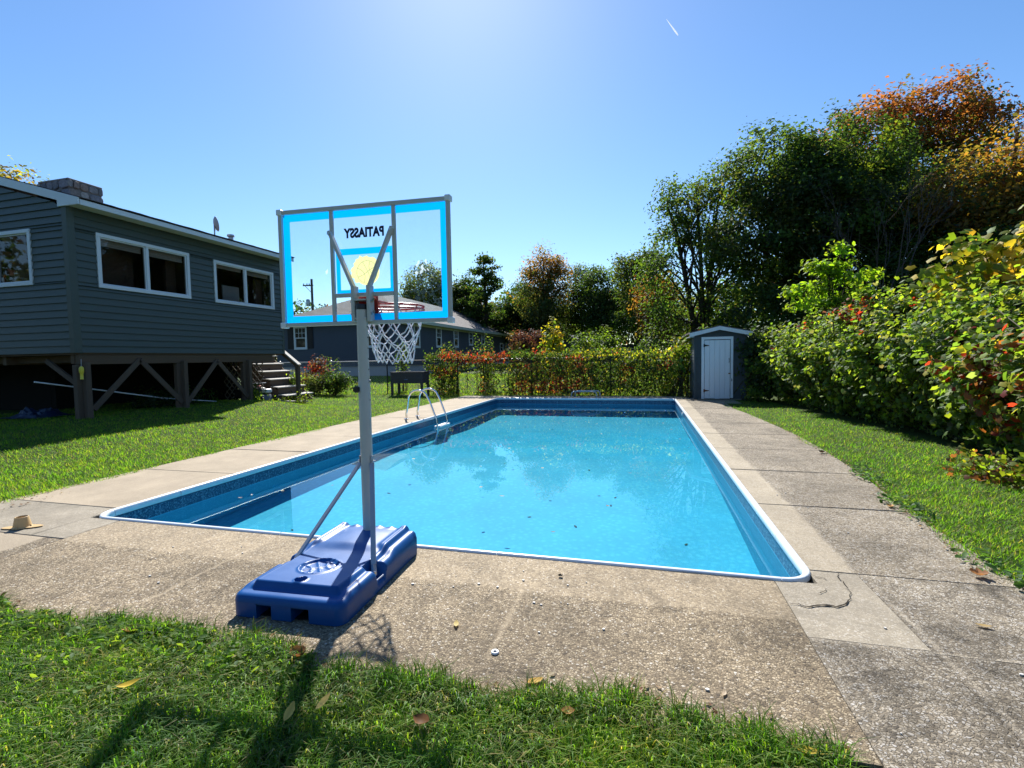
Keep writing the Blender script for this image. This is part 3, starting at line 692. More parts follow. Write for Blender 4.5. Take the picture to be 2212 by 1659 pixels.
for y in (SY0 + .06, (SY0 + SY1) / 2, SY1 - .06):
    b = MB(); b.prism([(-6.05, 0), (-6.05, .05), (-7.62, 1.46), (-8.0, 1.46), (-8.0, .9), (-6.9, 0)], lambda u, v, t: (u, t, v), y - .02, y + .02); b.build("stringer", M["wood_post"], stairs)
MB().box(-8.9, -7.45, SY0, SY1, 1.48, 1.52).build("landing", M["tread_wood"], stairs, bevel=.004)
MB().box(-5.66, -5.56, 9.58, 9.69, -.02, 1.17).build("post", M["wood_post"], stairs, bevel=.005)
MB().beam((-5.53, 9.63, 1.20), (-6.45, 9.63, 1.90), .15, .035).build("rail_cap", M["tread_wood"], stairs, bevel=.004)
MB().beam((-5.58, 9.63, 1.14), (-6.45, 9.63, 1.80), .04, .10).build("rail", M["wood_post"], stairs)
MB().box(-6.35, -5.30, 9.55, 9.68, .0, .10).build("ground_timber", M["tread_wood"], stairs, bevel=.006)
mw = thing("push_mower", "dark push mower with folded handle parked before the wooden stairs", "lawn mower", (-6.75, 9.3, .05))
gz = .05
b = MB(); b.lathe([(.02, .17), (.24, .17), (.27, .13), (.29, .02), (.27, .0)], (-6.72, 9.3, gz + .05), 18); b.build("deck", M["mower_grey"], mw, smooth=True)
MB().lathe([(.14, 0), (.15, .1), (.12, .16), (.05, .19)], (-6.72, 9.3, gz + .22), 16).build("engine", M["dark_metal"], mw, smooth=True)
MB().box(-6.60, -6.44, 9.2, 9.4, gz + .26, gz + .36).build("fuel_tank", M["step_white"], mw, bevel=.03, seg=2)
for sx in (-.26, .24):
    for sy in (-.24, .24): MB().lathe([(.02, -.03), (.085, -.03), (.1, -.015), (.1, .015), (.085, .03), (.02, .03)], (-6.72 + sx, 9.3 + sy, gz + .095), 16, 'Y').build("wheel", M["black_plastic"], mw, smooth=True)
b = MB()
for sy in (-.2, .2): b.tube([(-6.9, 9.3 + sy, gz + .18), (-7.25, 9.3 + sy, gz + .55), (-6.95, 9.3 + sy, gz + .52)], .012, 6)
b.tube([(-6.95, 9.1, gz + .52), (-6.72, 9.12, gz + .5), (-6.7, 9.48, gz + .5), (-6.95, 9.5, gz + .52)], .012, 6); b.build("handle", M["galv"], mw)
MB().box(-7.35, -7.0, 9.12, 9.48, gz + .12, gz + .36).build("grass_bag", M["dark_metal"], mw, bevel=.05, seg=2)
MB().lathe([(.05, 0), (.06, .02), (.0, .04)], (-6.72, 9.3, gz + .41), 10).build("pull_start", M["mower_red"], mw)
MB().box(HX - .52, HX - .49, 7.86, 8.42, 2.6, 3.42).build("pale_panel", M["step_white"], [o for o in house.children if o.name.startswith("window")][1])  # pale panel standing behind the second window's panes
for ch_ in mw.children: ch_.data.transform(Matrix.Scale(1.22, 4))
pp = thing("pool_pole", "white telescopic pool pole leaning through the dark space under the house", "pole", (-6.55, 5.9, .1))
MB().tube([(-6.62, 3.55, 1.0), (-6.55, 5.0, .70), (-6.55, 6.1, .47)], .014, 8).build("tube", M["step_white"], pp, smooth=True)
MB().tube([(-6.55, 6.1, .47), (-6.5, 7.5, .27)], .011, 8).build("inner_tube", M["step_white"], pp, smooth=True)
MB().tube([(-6.55, 6.02, .485), (-6.55, 6.16, .457)], .024, 8).build("collar", M["galv"], pp, smooth=True)
fl = thing("hanging_float", "yellow plastic float hanging by a cord from the house beam", "float", (-5.88, 3.88, 1.05))
MB().lathe([(.028, 0), (.03, .006), (.026, .012), (.026, .11), (.032, .125), (.038, .14), (.038, .215), (.03, .235), (.012, .25)], (-5.88, 3.88, 1.03), 14).build("body", M["yellow_plastic"], fl, smooth=True)
MB().tube([(-5.88, 3.88, 1.27), (-5.9, 3.9, 1.42)], .0025, 5).build("cord", M["net_cord"], fl)
# tarp heaped under the house
def cloth(name, mat, cx_, cy_, sx, sy, h, parent=None, seed=0):
    nu = 26; b = MB(); vs_ = []
    for i in range(nu):
        for j in range(nu):
            u, v = i / (nu - 1) * 2 - 1, j / (nu - 1) * 2 - 1; x = cx_ + u * sx; y = cy_ + v * sy
            q = mnoise.fractal(Vector((u * 2.2 + seed, v * 2.2, seed)), 1.0, 2.0, 4); e = max(0, 1 - (u * u + v * v))
            vs_.append((x + .1 * q, y, float(ground(x, y)) + .01 + h * e * (.5 + 1.1 * abs(q)) + .02 * abs(q)))
    b.add(vs_, [(i * nu + j, i * nu + j + 1, (i + 1) * nu + j + 1, (i + 1) * nu + j) for i in range(nu - 1) for j in range(nu - 1)])
    return b.build(name, M[mat], parent, smooth=True, sharp=25)
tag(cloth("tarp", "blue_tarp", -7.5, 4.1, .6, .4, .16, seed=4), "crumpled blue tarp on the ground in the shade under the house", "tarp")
# ------------------------------------------------------------------ portable hoop
hoop = thing("basketball_hoop", "portable basketball hoop with blue base and clear backboard at the pool edge", "basketball hoop", (2.833, -1.048, 0), R(3), local=True)
def base_mesh():
    BX, BY, CR = .318, .955, .055
    nx_, ny_ = 97, 141; xs = np.linspace(-BX, BX, nx_); ys = np.linspace(0, BY, ny_)
    X, Y = np.meshgrid(xs, ys)
    # pull the corner points in onto a rounded outline
    cxm = np.clip(np.abs(X) - (BX - CR), 0, None); cyl = np.clip(CR - Y, 0, None); cyh = np.clip(Y - (BY - CR), 0, None); cy_ = np.maximum(cyl, cyh)
    l = np.hypot(cxm, cy_); mxx = np.maximum(cxm, cy_); f = np.where(l > 1e-9, mxx / np.maximum(l, 1e-9), 1)
    X = np.where((cxm > 0) & (cy_ > 0), np.sign(X) * (BX - CR + cxm * f), X)
    Y = np.where((cxm > 0) & (cyl > 0), CR - cyl * f, np.where((cxm > 0) & (cyh > 0), BY - CR + cyh * f, Y))
    d = np.minimum.reduce([BX - np.abs(X), Y, BY - Y]); d = np.where((cxm > 0) & (cy_ > 0), CR - np.hypot(cxm * f, cy_ * f), d); d = np.clip(d, 0, None)
    S = lambda x, a, b: sstep(x, a, b)
    z = np.full_like(X, .118)
    # raised centre plate
    plate = S(X, -.262, -.232) * S(-X, -.262, -.232) * S(Y, .068, .098)
    z = z + plate * (.040 - .012 * S(Y, .05, .45) * (1 - S(Y, .5, .62)))
    rear = S(Y, .54, .64); z = z + rear * .016 * np.cos(np.clip(X / .25, -1, 1) * math.pi / 2) * (1 - .55 * S(Y, .80, .95))
    # barrel ridges along both sides, wider towards the pole
    rx = .285 - .03 * rear; w_ = .042 + .014 * rear
    ridge = np.exp(-((np.abs(X) - rx) / w_) ** 4); z = z + ridge * (.012 + .020 * rear) * S(Y, .05, .12)
    valley = np.exp(-((np.abs(X) - .225) / .018) ** 2) * rear; z = z - .014 * valley
    # brace pockets on both flanks
    pk = S(np.abs(X), .225, .245) * S(Y, .345, .37) * S(-Y, -.475, -.45); z = z * (1 - pk) + .052 * pk
    # basketball medallion and filler hole
    rr = np.hypot(X + .012, Y - .315); z = z - .010 * (1 - S(rr, .092, .104)) + .006 * np.exp(-((rr - .108) / .006) ** 2)
    u, v = X + .012, Y - .315
    ins = (rr < .088)
    lines = np.minimum.reduce([np.abs(u * .8 + v * .6), np.abs(u * -.6 + v * .8), np.abs(np.hypot(u * .8 + v * .6 - .125, -u * .6 + v * .8) - .085), np.abs(np.hypot(u * .8 + v * .6 + .125, -u * .6 + v * .8) - .085)])
    z = z + np.where(ins, .007 * np.exp(-(lines / .006) ** 2), 0)
    rh = np.hypot((X + .0), (Y - .135)); z = z - .055 * (1 - S(rh, .024, .031)) + .004 * np.exp(-((rh - .034) / .004) ** 2)
    # knuckles along the back edge
    z = z + .010 * S(Y, .88, .93) * np.sin(X * 36) ** 2
    # rounded shoulder
    r_ = .036; q = np.clip((r_ - d) / r_, 0, 1); z = z - r_ * (1 - np.sqrt(np.clip(1 - q * q, 0, 1)))
    V = np.stack([X.ravel(), Y.ravel(), z.ravel()], -1); id_ = np.arange(nx_ * ny_).reshape(ny_, nx_)
    F = np.stack([id_[:-1, :-1], id_[:-1, 1:], id_[1:, 1:], id_[1:, :-1]], -1).reshape(-1, 4)
    loop = list(id_[0, :]) + list(id_[1:, -1]) + list(id_[-1, -2::-1]) + list(id_[-2:0, 0])
    L_ = len(loop); levels = [.078, .070, .012, .004]; verts = [V]; prev = loop; faces = [F]; off = len(V)
    cen = np.array([0, BY / 2])
    for li, zl in enumerate(levels):
        nxt = []
        for k in loop:
            p = V[k].copy(); t = (.0 + .012 * (1 - zl / .09)); p[:2] = p[:2] + (cen - p[:2]) * t * .25; p[2] = zl if V[k, 2] > zl + .004 else V[k, 2] - .004 * (li + 1); verts.append(p[None]); nxt.append(off); off += 1
        fs = []
        for i in range(L_):
            a, b_ = loop[i], loop[(i + 1) % L_]; xm = (V[a, 0] + V[b_, 0]) / 2; ym = (V[a, 1] + V[b_, 1]) / 2
            if li >= 1 and ym < .01 and (-.168 < xm < -.08 or .03 < xm < .13): continue
            fs.append((prev[i], nxt[i], nxt[(i + 1) % L_], prev[(i + 1) % L_]))
        faces.append(np.array(fs)); prev = nxt
    return np_mesh("base", np.concatenate(verts), np.concatenate(faces), M["blue_plastic"], smooth=True)
hb = link("base", base_mesh(), hoop)
bmx = bmesh.new(); bmx.from_mesh(hb.data); bmesh.ops.recalc_face_normals(bmx, faces=bmx.faces)
for e in bmx.edges:
    if len(e.link_faces) == 2 and e.calc_face_angle(0) > R(55): e.smooth = False
bmx.to_mesh(hb.data); bmx.free()
MB().box(-.28, .28, .03, .92, .003, .006).build("underside", M["black_plastic"], hb)
for (x0, x1) in ((-.168, -.08), (.03, .13)):
    b = MB(); b.box(x0 - .003, x0, .006, .16, .0, .074).box(x1, x1 + .003, .006, .16, .006, .074).box(x0, x1, .006, .16, .071, .074).box(x0, x1, .16, .163, .006, .074); b.build("socket", M["blue_plastic"], hb)
for sx in (-.22, .22): MB().lathe([(.012, -.02), (.04, -.02), (.045, -.012), (.045, .012), (.04, .02), (.012, .02)], (sx, .935, .046), 16, 'X').build("wheel", M["black_plastic"], hoop, smooth=True)
PYO = .86
MB().lathe([(.0385, .07), (.0385, 1.165), (.0375, 1.17), (.0365, 1.17)], (0, PYO, 0), 24, cap=False).build("lower_pole", M["grey_enamel"], hoop, smooth=True)
MB().lathe([(.0358, 1.1), (.0348, 1.64)], (0, PYO, 0), 24).build("upper_pole", M["grey_enamel"], hoop, smooth=True)
MB().lathe([(.0366, 1.632), (.037, 1.652), (.034, 1.666), (.02, 1.67)], (0, PYO, 0), 20).build("cap", M["black_plastic"], hoop, smooth=True)
k_ = MB()
prof_k = []
for i in range(12):
    a = 2 * math.pi * i / 12; rr_ = .024 if i % 2 else .020; prof_k.append((rr_ * math.cos(a), rr_ * math.sin(a)))
k_.prism(prof_k, lambda u, v, t: (-.028 + u * .8 - .6 * t * .6, PYO - .032 - t * .9, 1.112 + v), .0, .026); k_.build("knob", M["black_plastic"], hoop, bevel=.003)
def bolt(c, d, r=.008, l=.01, mat="bolt_metal", par=hoop):
    d = Vector(d).normalized(); MB().tube([Vector(c) - d * .004, Vector(c) + d * l], r, 8).build("bolt", M[mat], par)
for z_ in (1.165,): bolt((.038, PYO, z_), (1, -.1, 0))
hs = MB()
for z_ in (1.04, 1.24, 1.31, 1.38, 1.45, 1.52): hs.lathe([(.0, 0), (.0045, 0), (.0045, .0012), (0, .0012)], (.0362 if z_ > 1.17 else .0382, PYO, z_), 8, 'X', cap=False)
hs.build("adjustment_hole", M["black_plastic"], hoop)
# flat braces from the pole down to the pockets, with bent feet
for s in (-1, 1):
    top = Vector((s * .042, PYO - .01, .64)); ft = Vector((s * .268, .41, .085)); b = MB()
    kx = top + (ft - top) * .93
    b.beam(top + Vector((0, 0, .03)), top - Vector((0, 0, .03)), .006, .022, (0, 1, 0)); b.beam(top - Vector((0, 0, .02)), kx, .014, .030, (0, .7, .7)); b.beam(kx, ft + Vector((s * .004, 0, -.01)), .016, .030, (0, 1, .2))
    b.build("brace", M["brace_steel"], hoop, bevel=.002)
    bolt(ft + Vector((s * .006, -.004, .01)), (s, -.5, 0), .007, .012); bolt(ft + Vector((s * -.02, -.02, .01)), (-s, -.4, .1), .005, .02)
MB().tube([(-.06, PYO - .005, .635), (.062, PYO - .005, .635)], .005, 8).build("axle_bolt", M["bolt_metal"], hoop)
MB().tube([(.285, .385, .068), (.285, .375, .048), (.318, .43, .075)], .004, 6).build("wire_hook", M["net_cord"], hoop)
# backboard
FY0, FY1 = .885, .912
bb = MB(); fw = .026
X0, X1, Z0, Z1 = -.617, .609, 1.538, 2.322
def frame_bar(x0, x1, z0, z1): return MB().box(x0, x1, FY0, FY1, z0, z1).build("frame_bar", M["grey_enamel"], hoop, bevel=.003)
frame_bar(X0, X1, Z0, Z0 + fw); frame_bar(X0, X1, Z1 - fw, Z1); frame_bar(X0, X0 + fw, Z0 + fw + .001, Z1 - fw - .001); frame_bar(X1 - fw, X1, Z0 + fw + .001, Z1 - fw - .001)
BL, BR_ = (-.232, -.208), (.214, .238)
for (p, q) in (BL, BR_): MB().box(p, q, FY0 + .002, FY1 - .002, Z0 + fw + .001, Z1 - fw - .001).build("frame_bar", M["grey_enamel"], hoop, bevel=.003)
MB().box(BL[1] + .001, BR_[0] - .001, FY0 + .002, FY1 - .002, 1.722, 1.748).build("frame_bar", M["grey_enamel"], hoop, bevel=.003)
for (x, z_) in ((X0, Z0), (X1, Z0), (X0, Z1), (X1, Z1)): MB().box(x - .008 if x < 0 else x - .03, x + .03 if x < 0 else x + .008, FY0 - .006, FY1 + .016, z_ - .008 if z_ < 2 else z_ - .03, z_ + .03 if z_ < 2 else z_ + .008).build("corner_cap", M["step_white"], hoop, bevel=.004)
panel = MB().box(X0 + .004, X1 - .004, .9165, .9205, Z0 + .004, Z1 - .004).build("panel", M["acrylic"], hoop)
def strips(x0, x1, z0, z1, wl, wr, wb, wt, y, name, mat):
    b = MB(); b.box(x0, x1, y, y + .0008, z0, z0 + wb).box(x0, x1, y, y + .0008, z1 - wt, z1).box(x0, x0 + wl, y, y + .0008, z0 + wb, z1 - wt).box(x1 - wr, x1, y, y + .0008, z0 + wb, z1 - wt)
    return b.build(name, M[mat], panel)
strips(X0 + .006, X1 - .006, Z0 + .006, Z1 - .006, .066, .066, .066, .066, .9145, "border_print", "blue_print")
strips(-.206, .213, 1.737, 2.045, .030, .030, .036, .042, .9145, "target_print", "blue_print")
def flat_text(s, size, x, z_, y, width=None):
    cu = bpy.data.curves.new("lettering", 'FONT'); cu.body = s; cu.size = size; cu.align_x = 'CENTER'; cu.align_y = 'CENTER'; cu.offset = .0045; cu.extrude = .0004; cu.space_character = 1.05
    o = bpy.data.objects.new("tmp", cu); COL.objects.link(o); dg = bpy.context.evaluated_depsgraph_get(); me = bpy.data.meshes.new_from_object(o.evaluated_get(dg))
    bpy.data.objects.remove(o); co = np.zeros(len(me.vertices) * 3, np.float32); me.vertices.foreach_get("co", co); co = co.reshape(-1, 3)
    wd = np.ptp(co[:, 0]); k = width / wd if width else 1
    out = np.stack([x - (co[:, 0] - (co[:, 0].max() + co[:, 0].min()) / 2) * k, np.full(len(co), y) + co[:, 2], z_ + co[:, 1]], -1)   # reads from the pool side, mirrored from behind
    me.vertices.foreach_set("co", out.ravel().astype(np.float32)); me.materials.clear(); me.materials.append(M["text_navy"]); me.update()
    return link("lettering", me, panel)
flat_text("PATIASSY", .083, .002, 2.142, .9150, .290)
b = MB(); bc = (.018, 1.885); rs = random.Random(3); poly = []
for i in range(44):
    a = 2 * math.pi * i / 44; rr_ = .088
    if .15 * math.pi < a < 1.25 * math.pi: rr_ *= 1.12 + .26 * rs.random() * (1 if .5 * math.pi < a < 1.1 * math.pi else .5)
    poly.append((bc[0] + rr_ * math.cos(a) * 1.02, bc[1] + rr_ * math.sin(a)))
b.prism(poly, lambda u, v, t: (u, t, v), .9150, .9154); b.build("ball_print", M["yellow_print"], panel)
def strip_line(pts, w, y0=.9140):
    b = MB(); n_ = len(pts); A = []; B_ = []
    for i, (x, z_) in enumerate(pts):
        p, q = pts[max(i - 1, 0)], pts[min(i + 1, n_ - 1)]; dx, dz = q[0] - p[0], q[1] - p[1]; l = math.hypot(dx, dz) or 1
        A.append((x - dz / l * w, y0, z_ + dx / l * w)); B_.append((x + dz / l * w, y0, z_ - dx / l * w))
    b.add(A + B_, [(i, i + 1, n_ + i + 1, n_ + i) for i in range(n_ - 1)]); return b
ball = MB(); rot_ = R(25); rb = .074
def bp(u, v): return (bc[0] + rb * (u * math.cos(rot_) - v * math.sin(rot_)), bc[1] + rb * (u * math.sin(rot_) + v * math.cos(rot_)))
for pts in ([bp(math.cos(t), math.sin(t)) for t in np.linspace(0, 2 * math.pi, 33)], [bp(t, 0.06 * math.sin(3 * t)) for t in np.linspace(-1, 1, 13)], [bp(.08 * math.cos(t * 1.5), t) for t in np.linspace(-1, 1, 13)],
            [bp(.72 - .42 * (1 - (t / .75) ** 2), t) for t in np.linspace(-.72, .72, 13)], [bp(-.72 + .42 * (1 - (t / .75) ** 2), t) for t in np.linspace(-.72, .72, 13)]):
    q = strip_line(pts, .0022); ball.add(q.v, q.f)
ball.build("ball_outline", M["line_print"], panel)
sm_ = MB(); rs = random.Random(12)  # smears of film on the board, drawn as white patches for their glint
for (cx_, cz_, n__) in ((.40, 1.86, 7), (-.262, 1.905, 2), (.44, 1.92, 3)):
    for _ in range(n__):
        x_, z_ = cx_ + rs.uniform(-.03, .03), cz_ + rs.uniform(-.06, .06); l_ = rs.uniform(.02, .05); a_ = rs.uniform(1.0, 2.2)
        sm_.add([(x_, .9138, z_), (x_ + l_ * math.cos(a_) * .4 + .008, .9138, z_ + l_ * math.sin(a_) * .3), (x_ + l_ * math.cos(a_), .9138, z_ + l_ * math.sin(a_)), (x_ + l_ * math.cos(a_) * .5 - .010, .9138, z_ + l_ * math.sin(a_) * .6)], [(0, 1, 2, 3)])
o = sm_.build("film_glint_smear", M["film_glint"], panel); o["kind"] = "stuff"
# forked bracket arms
for s, xt in ((-1, -.222), (1, .226)):
    b = MB(); b.beam((s * .055, .875, 1.555), (s * .055, .875, 1.79), .026, .062, (0, 1, 0)); b.build("bracket_plate", M["grey_enamel"], hoop, bevel=.004)
    b = MB(); b.beam((s * .054, .866, 1.775), (xt, .872, 2.155), .020, .042, (0, 1, 0)); b.build("bracket_arm", M["grey_enamel"], hoop, bevel=.004)
    bolt((xt - s * .006, .852, 2.135), (0, -1, 0), .009, .006)
    for (y_, z_) in ((.862, 1.685), (.888, 1.70), (.862, 1.605), (.888, 1.62)): bolt((s * .068, y_ , z_), (s, 0, 0), .009, .008)
MB().box(-.04, .04, .84, .905, 1.57, 1.58).box(-.04, .04, .84, .905, 1.69, 1.70).build("bracket_web", M["grey_enamel"], hoop)
# rim and net
RY, RZ, RRAD = 1.33, 1.698, .225
MB().box(-.085, .085, .922, .930, 1.60, 1.725).box(-.075, .075, .931, 1.115, 1.694, 1.702).build("rim_plate", M["rim_red"], hoop, bevel=.002)
b = MB()
for dz in (.0, -.024):
    vs_ = []; fs = []; N_, n_ = 48, 8
    for i in range(N_):
        a = 2 * math.pi * i / N_
        for j in range(n_):
            t = 2 * math.pi * j / n_; rr_ = RRAD + .0075 * math.cos(t); vs_.append((rr_ * math.cos(a), RY + rr_ * math.sin(a), RZ + dz + .0075 * math.sin(t)))
    fs = [(i * n_ + j, ((i + 1) % N_) * n_ + j, ((i + 1) % N_) * n_ + (j + 1) % n_, i * n_ + (j + 1) % n_) for i in range(N_) for j in range(n_)]
    b.add(vs_, fs)
for i in range(10):
    a = 2 * math.pi * (i + .5) / 10; c, s = math.cos(a), math.sin(a); b.tube([(RRAD * c, RY + RRAD * s, RZ), (RRAD * c, RY + RRAD * s, RZ - .024), ((RRAD - .012) * c, RY + (RRAD - .012) * s, RZ - .036), ((RRAD - .018) * c, RY + (RRAD - .018) * s, RZ - .028)], .0035, 5)
b.build("rim", M["rim_red"], hoop, smooth=True)
rs = random.Random(9); LV = [(RZ - .034, .213), (1.545, .205), (1.475, .178), (1.415, .158), (1.355, .142), (1.283, .132)]
nodes = []
for li, (z_, r_) in enumerate(LV):
    row = []
    for i in range(10):
        a = 2 * math.pi * (i + .5 + .5 * (li % 2)) / 10 + rs.uniform(-.05, .05) * (li > 0); q = r_ * (1 + rs.uniform(-.05, .05) * (li > 0)); row.append(Vector((q * math.cos(a), RY + q * math.sin(a), z_ + rs.uniform(-.012, .012) * (li > 0))))
    nodes.append(row)
b = MB()
for li in range(5):
    for i in range(10):
        for dlt in ((0, -1) if li % 2 == 0 else (0, 1)):
            p, q = nodes[li][i], nodes[li + 1][(i + dlt) % 10]; mid = (p + q) / 2 + Vector((rs.uniform(-.006, .006), rs.uniform(-.006, .006), -.012 if li else -.004))
            b.tube([p, p * .45 + mid * .55, mid, q * .5 + mid * .5, q], .0048, 5, cap=False)
for li in range(1, 6):
    for p in nodes[li]: b.lathe([(.001, -.007), (.0055, -.003), (.0055, .003), (.001, .007)], p, 6)
b.build("net", M["net_cord"], hoop, smooth=True)

# ------------------------------------------------------------------ yellowed plastic flange on the concrete
cone = thing("plastic_stand", "yellowed plastic cone stand with a broad foot on the concrete by the pool corner", "stand", (-.28, -.33, 0))
MB().lathe([(.094, .004), (.096, .008), (.094, .014), (.088, .018), (.064, .135), (.060, .137), (.056, .131), (.074, .02), (.0, .012)], (-.28, -.33, 0), 22, cap=False).build("cone", M["tan_plastic"], cone, smooth=True)
for a in range(4):
    t = a * math.pi / 2 + .5; c, s = math.cos(t), math.sin(t); b = MB()
    b.prism([(.066, .016), (.100, .016), (.054, .085)], lambda u, v, w: (-.28 + u * c - w * s, -.33 + u * s + w * c, v), -.004, .004); b.build("rib", M["tan_plastic"], cone)
MB().lathe([(.0, .0), (.012, .0), (.012, .004), (.0, .004)], (-.28 + .03, -.33 - .055, .06), 8, 'Y', cap=False).build("screw_hole", M["crack_dark"], cone)
pl = [(-.28 + .20 * math.cos(t) + .05 * math.sin(t), -.33 + .095 * math.sin(t) + .06 * math.cos(t)) for t in np.linspace(0, 2 * math.pi, 22)[:-1]]
b = MB(); b.prism(pl, lambda u, v, t: (u, v, t), .004, .012); b.build("foot_plate", M["tan_plastic"], cone, bevel=.003)

for ch_ in cone.children: ch_.data.transform(Matrix.Scale(.66, 4))
# ------------------------------------------------------------------ garden shed
SX0, SX1, SY_, SD = 6.035, 7.385, 11.95, 1.5
shed = thing("garden_shed", "small grey clapboard shed with a narrow white plank door", "shed", (6.7, SY_, 0))
WZ, AP = 1.885, 2.045; XM = 6.69
nb = 22; ex_ = (2.06) / nb
DX0, DX1, DZ1 = 6.215, 7.06, 1.80
for i in range(nb):
    z0_, z1_ = i * ex_, (i + 1) * ex_
    if z0_ > AP: break
    def xr(zq): return (SX0 + .05, SX1 - .05) if zq <= WZ else (XM - (XM - SX0) * (AP - zq) / (AP - WZ), XM + (SX1 - XM) * (AP - zq) / (AP - WZ))
    a0, a1 = xr(z0_); c0, c1_ = xr(min(z1_, AP - .002)); z1_ = min(z1_, AP)
    segs = [(a0, a1, c0, c1_)] if z0_ > DZ1 - .05 else [(a0, DX0 + .02, c0, DX0 + .02), (DX1 - .02, a1, DX1 - .02, c1_)]
    for (p0, p1, q0, q1) in segs:
        b = MB(); b.hexa([(p0, SY_ + .02, z0_ + .01), (p0, SY_ - .014, z0_ + .01), (p1, SY_ - .014, z0_ + .01), (p1, SY_ + .02, z0_ + .01), (q0, SY_ + .02, z1_ + .012), (q0, SY_ - .004, z1_ + .012), (q1, SY_ - .004, z1_ + .012), (q1, SY_ + .02, z1_ + .012)]); b.build("clapboard", M["shed_siding"], shed)
    if z0_ < WZ:
        for sx, o_ in ((SX0, -1), (SX1, 1)):
            b = MB(); zt = min(z1_, WZ) + .012
            pts = [(sx + .02 * -o_, SY_, z0_ + .01), (sx + .014 * o_, SY_, z0_ + .01), (sx + .014 * o_, SY_ + SD, z0_ + .01), (sx + .02 * -o_, SY_ + SD, z0_ + .01), (sx + .02 * -o_, SY_, zt), (sx + .004 * o_, SY_, zt), (sx + .004 * o_, SY_ + SD, zt), (sx + .02 * -o_, SY_ + SD, zt)]
            b.hexa(pts); b.build("clapboard", M["shed_siding"], shed, fix=True)
for x0_, x1_ in ((SX0 - .018, SX0 + .055), (SX1 - .055, SX1 + .018)): MB().box(x0_, x1_, SY_ - .022, SY_ + .05, 0, WZ + .02).build("corner_trim", M["shed_siding"], shed, bevel=.003)
MB().box(SX0, SX1, SY_ + SD, SY_ + SD + .03, 0, WZ).build("wall", M["shed_siding"], shed)
for s, xe in ((-1, SX0 - .15), (1, SX1 + .15)):
    ze = 1.905; b = MB(); sl = (AP + .035 - ze)
    b.hexa([(XM, SY_ - .12, AP + .035), (xe, SY_ - .12, ze), (xe, SY_ + SD + .1, ze), (XM, SY_ + SD + .1, AP + .035), (XM, SY_ - .12, AP + .075), (xe, SY_ - .12, ze + .04), (xe, SY_ + SD + .1, ze + .04), (XM, SY_ + SD + .1, AP + .075)])
    b.build("roof", M["shingle"], shed, fix=True)
    b = MB(); b.hexa([(XM, SY_ - .145, AP - .055), (xe, SY_ - .145, ze - .10), (xe, SY_ - .12, ze - .10), (XM, SY_ - .12, AP - .055), (XM, SY_ - .145, AP + .05), (xe, SY_ - .145, ze + .01), (xe, SY_ - .12, ze + .01), (XM, SY_ - .12, AP + .05)]); b.build("fascia", M["white_trim"], shed, fix=True)
    b = MB(); b.box(min(xe, xe - s * .13), max(xe, xe - s * .13), SY_ - .118, SY_ + SD + .1, ze - .10, ze - .085); b.build("soffit", M["white_trim"], shed)
for (x0_, x1_, z0_, z1_) in ((DX0, DX0 + .075, .02, DZ1 - .075), (DX1 - .07, DX1, .05, DZ1 - .075), (DX0, DX1, DZ1 - .075, DZ1)): MB().box(x0_, x1_, SY_ - .04, SY_ - .012, z0_, z1_).build("door_trim", M["white_paint"], shed, bevel=.004)
door = MB().box(DX0 + .085, DX1 - .09, SY_ - .028, SY_ - .012, .035, 1.70).build("door", M["white_paint"], shed)
dw = (DX1 - .085 - DX0 - .085) / 5
for i in range(5): MB().box(DX0 + .085 + i * dw + .002, DX0 + .085 + (i + 1) * dw - .002, SY_ - .05 - random.uniform(0, .003), SY_ - .029, .03 + random.uniform(-.006, .006), 1.705).build("plank", M["white_paint"], door, bevel=.003)
for z_ in (.26, 1.555):
    b = MB(); b.prism([(0, -.045), (.035, -.045), (.035, .045), (0, .045)], lambda u, v, t: (DX0 + .055 + u, t, z_ + v), SY_ - .062, SY_ - .053); b.prism([(.036, -.026), (.15, -.006), (.15, .006), (.036, .026)], lambda u, v, t: (DX0 + .055 + u, t, z_ + v), SY_ - .062, SY_ - .053); b.build("hinge", M["dark_metal" if z_ > 1 else "rust"], door)
MB().tube([(DX1 - .115, SY_ - .05, 1.06), (DX1 - .115, SY_ - .085, 1.08), (DX1 - .115, SY_ - .085, 1.16), (DX1 - .115, SY_ - .05, 1.18)], .006, 6).build("handle", M["dark_metal"], door)
MB().box(DX1 - .13, DX1 - .07, SY_ - .066, SY_ - .051, .735, .765).build("latch", M["rust"], door); MB().tube([(DX1 - .05, SY_ - .05, .60), (DX1 - .035, SY_ - .07, .56), (DX1 - .05, SY_ - .06, .53)], .007, 6).build("hook", M["dark_metal"], shed)
MB().box(SX0 + .1, SX1 - .1, SY_ - .03, SY_ + .05, -.02, .025).build("sill", M["weathered_wood"], shed)

# ------------------------------------------------------------------ chain-link fence
FYL = 13.42
fence = thing("chain_link_fence", "chain link fence with dark posts behind the pool, grown over with vines", "fence", (-2.0, FYL, 0))
FXS = [-12.2, -9.46, -7.1, -4.7, -1.875, .86, 3.55, 5.98]
for x in FXS:
    g = float(ground(x, FYL)); MB().tube([(x, FYL, g - .2), (x, FYL, 1.29)], .024, 10).build("post", M["galv" if x < -6 else "dark_metal"], fence, smooth=True)
    MB().lathe([(.03, 0), (.032, .03), (.012, .045)], (x, FYL, 1.285), 10).build("cap", M["galv" if x < -6 else "dark_metal"], fence, smooth=True)
MB().tube([(-12.2, FYL, 1.262), (-4.7, FYL, 1.262)], .019, 8).build("top_rail", M["galv"], fence, smooth=True)
MB().tube([(-4.7, FYL, 1.262), (5.98, FYL, 1.262)], .019, 8).build("top_rail", M["dark_metal"], fence, smooth=True)
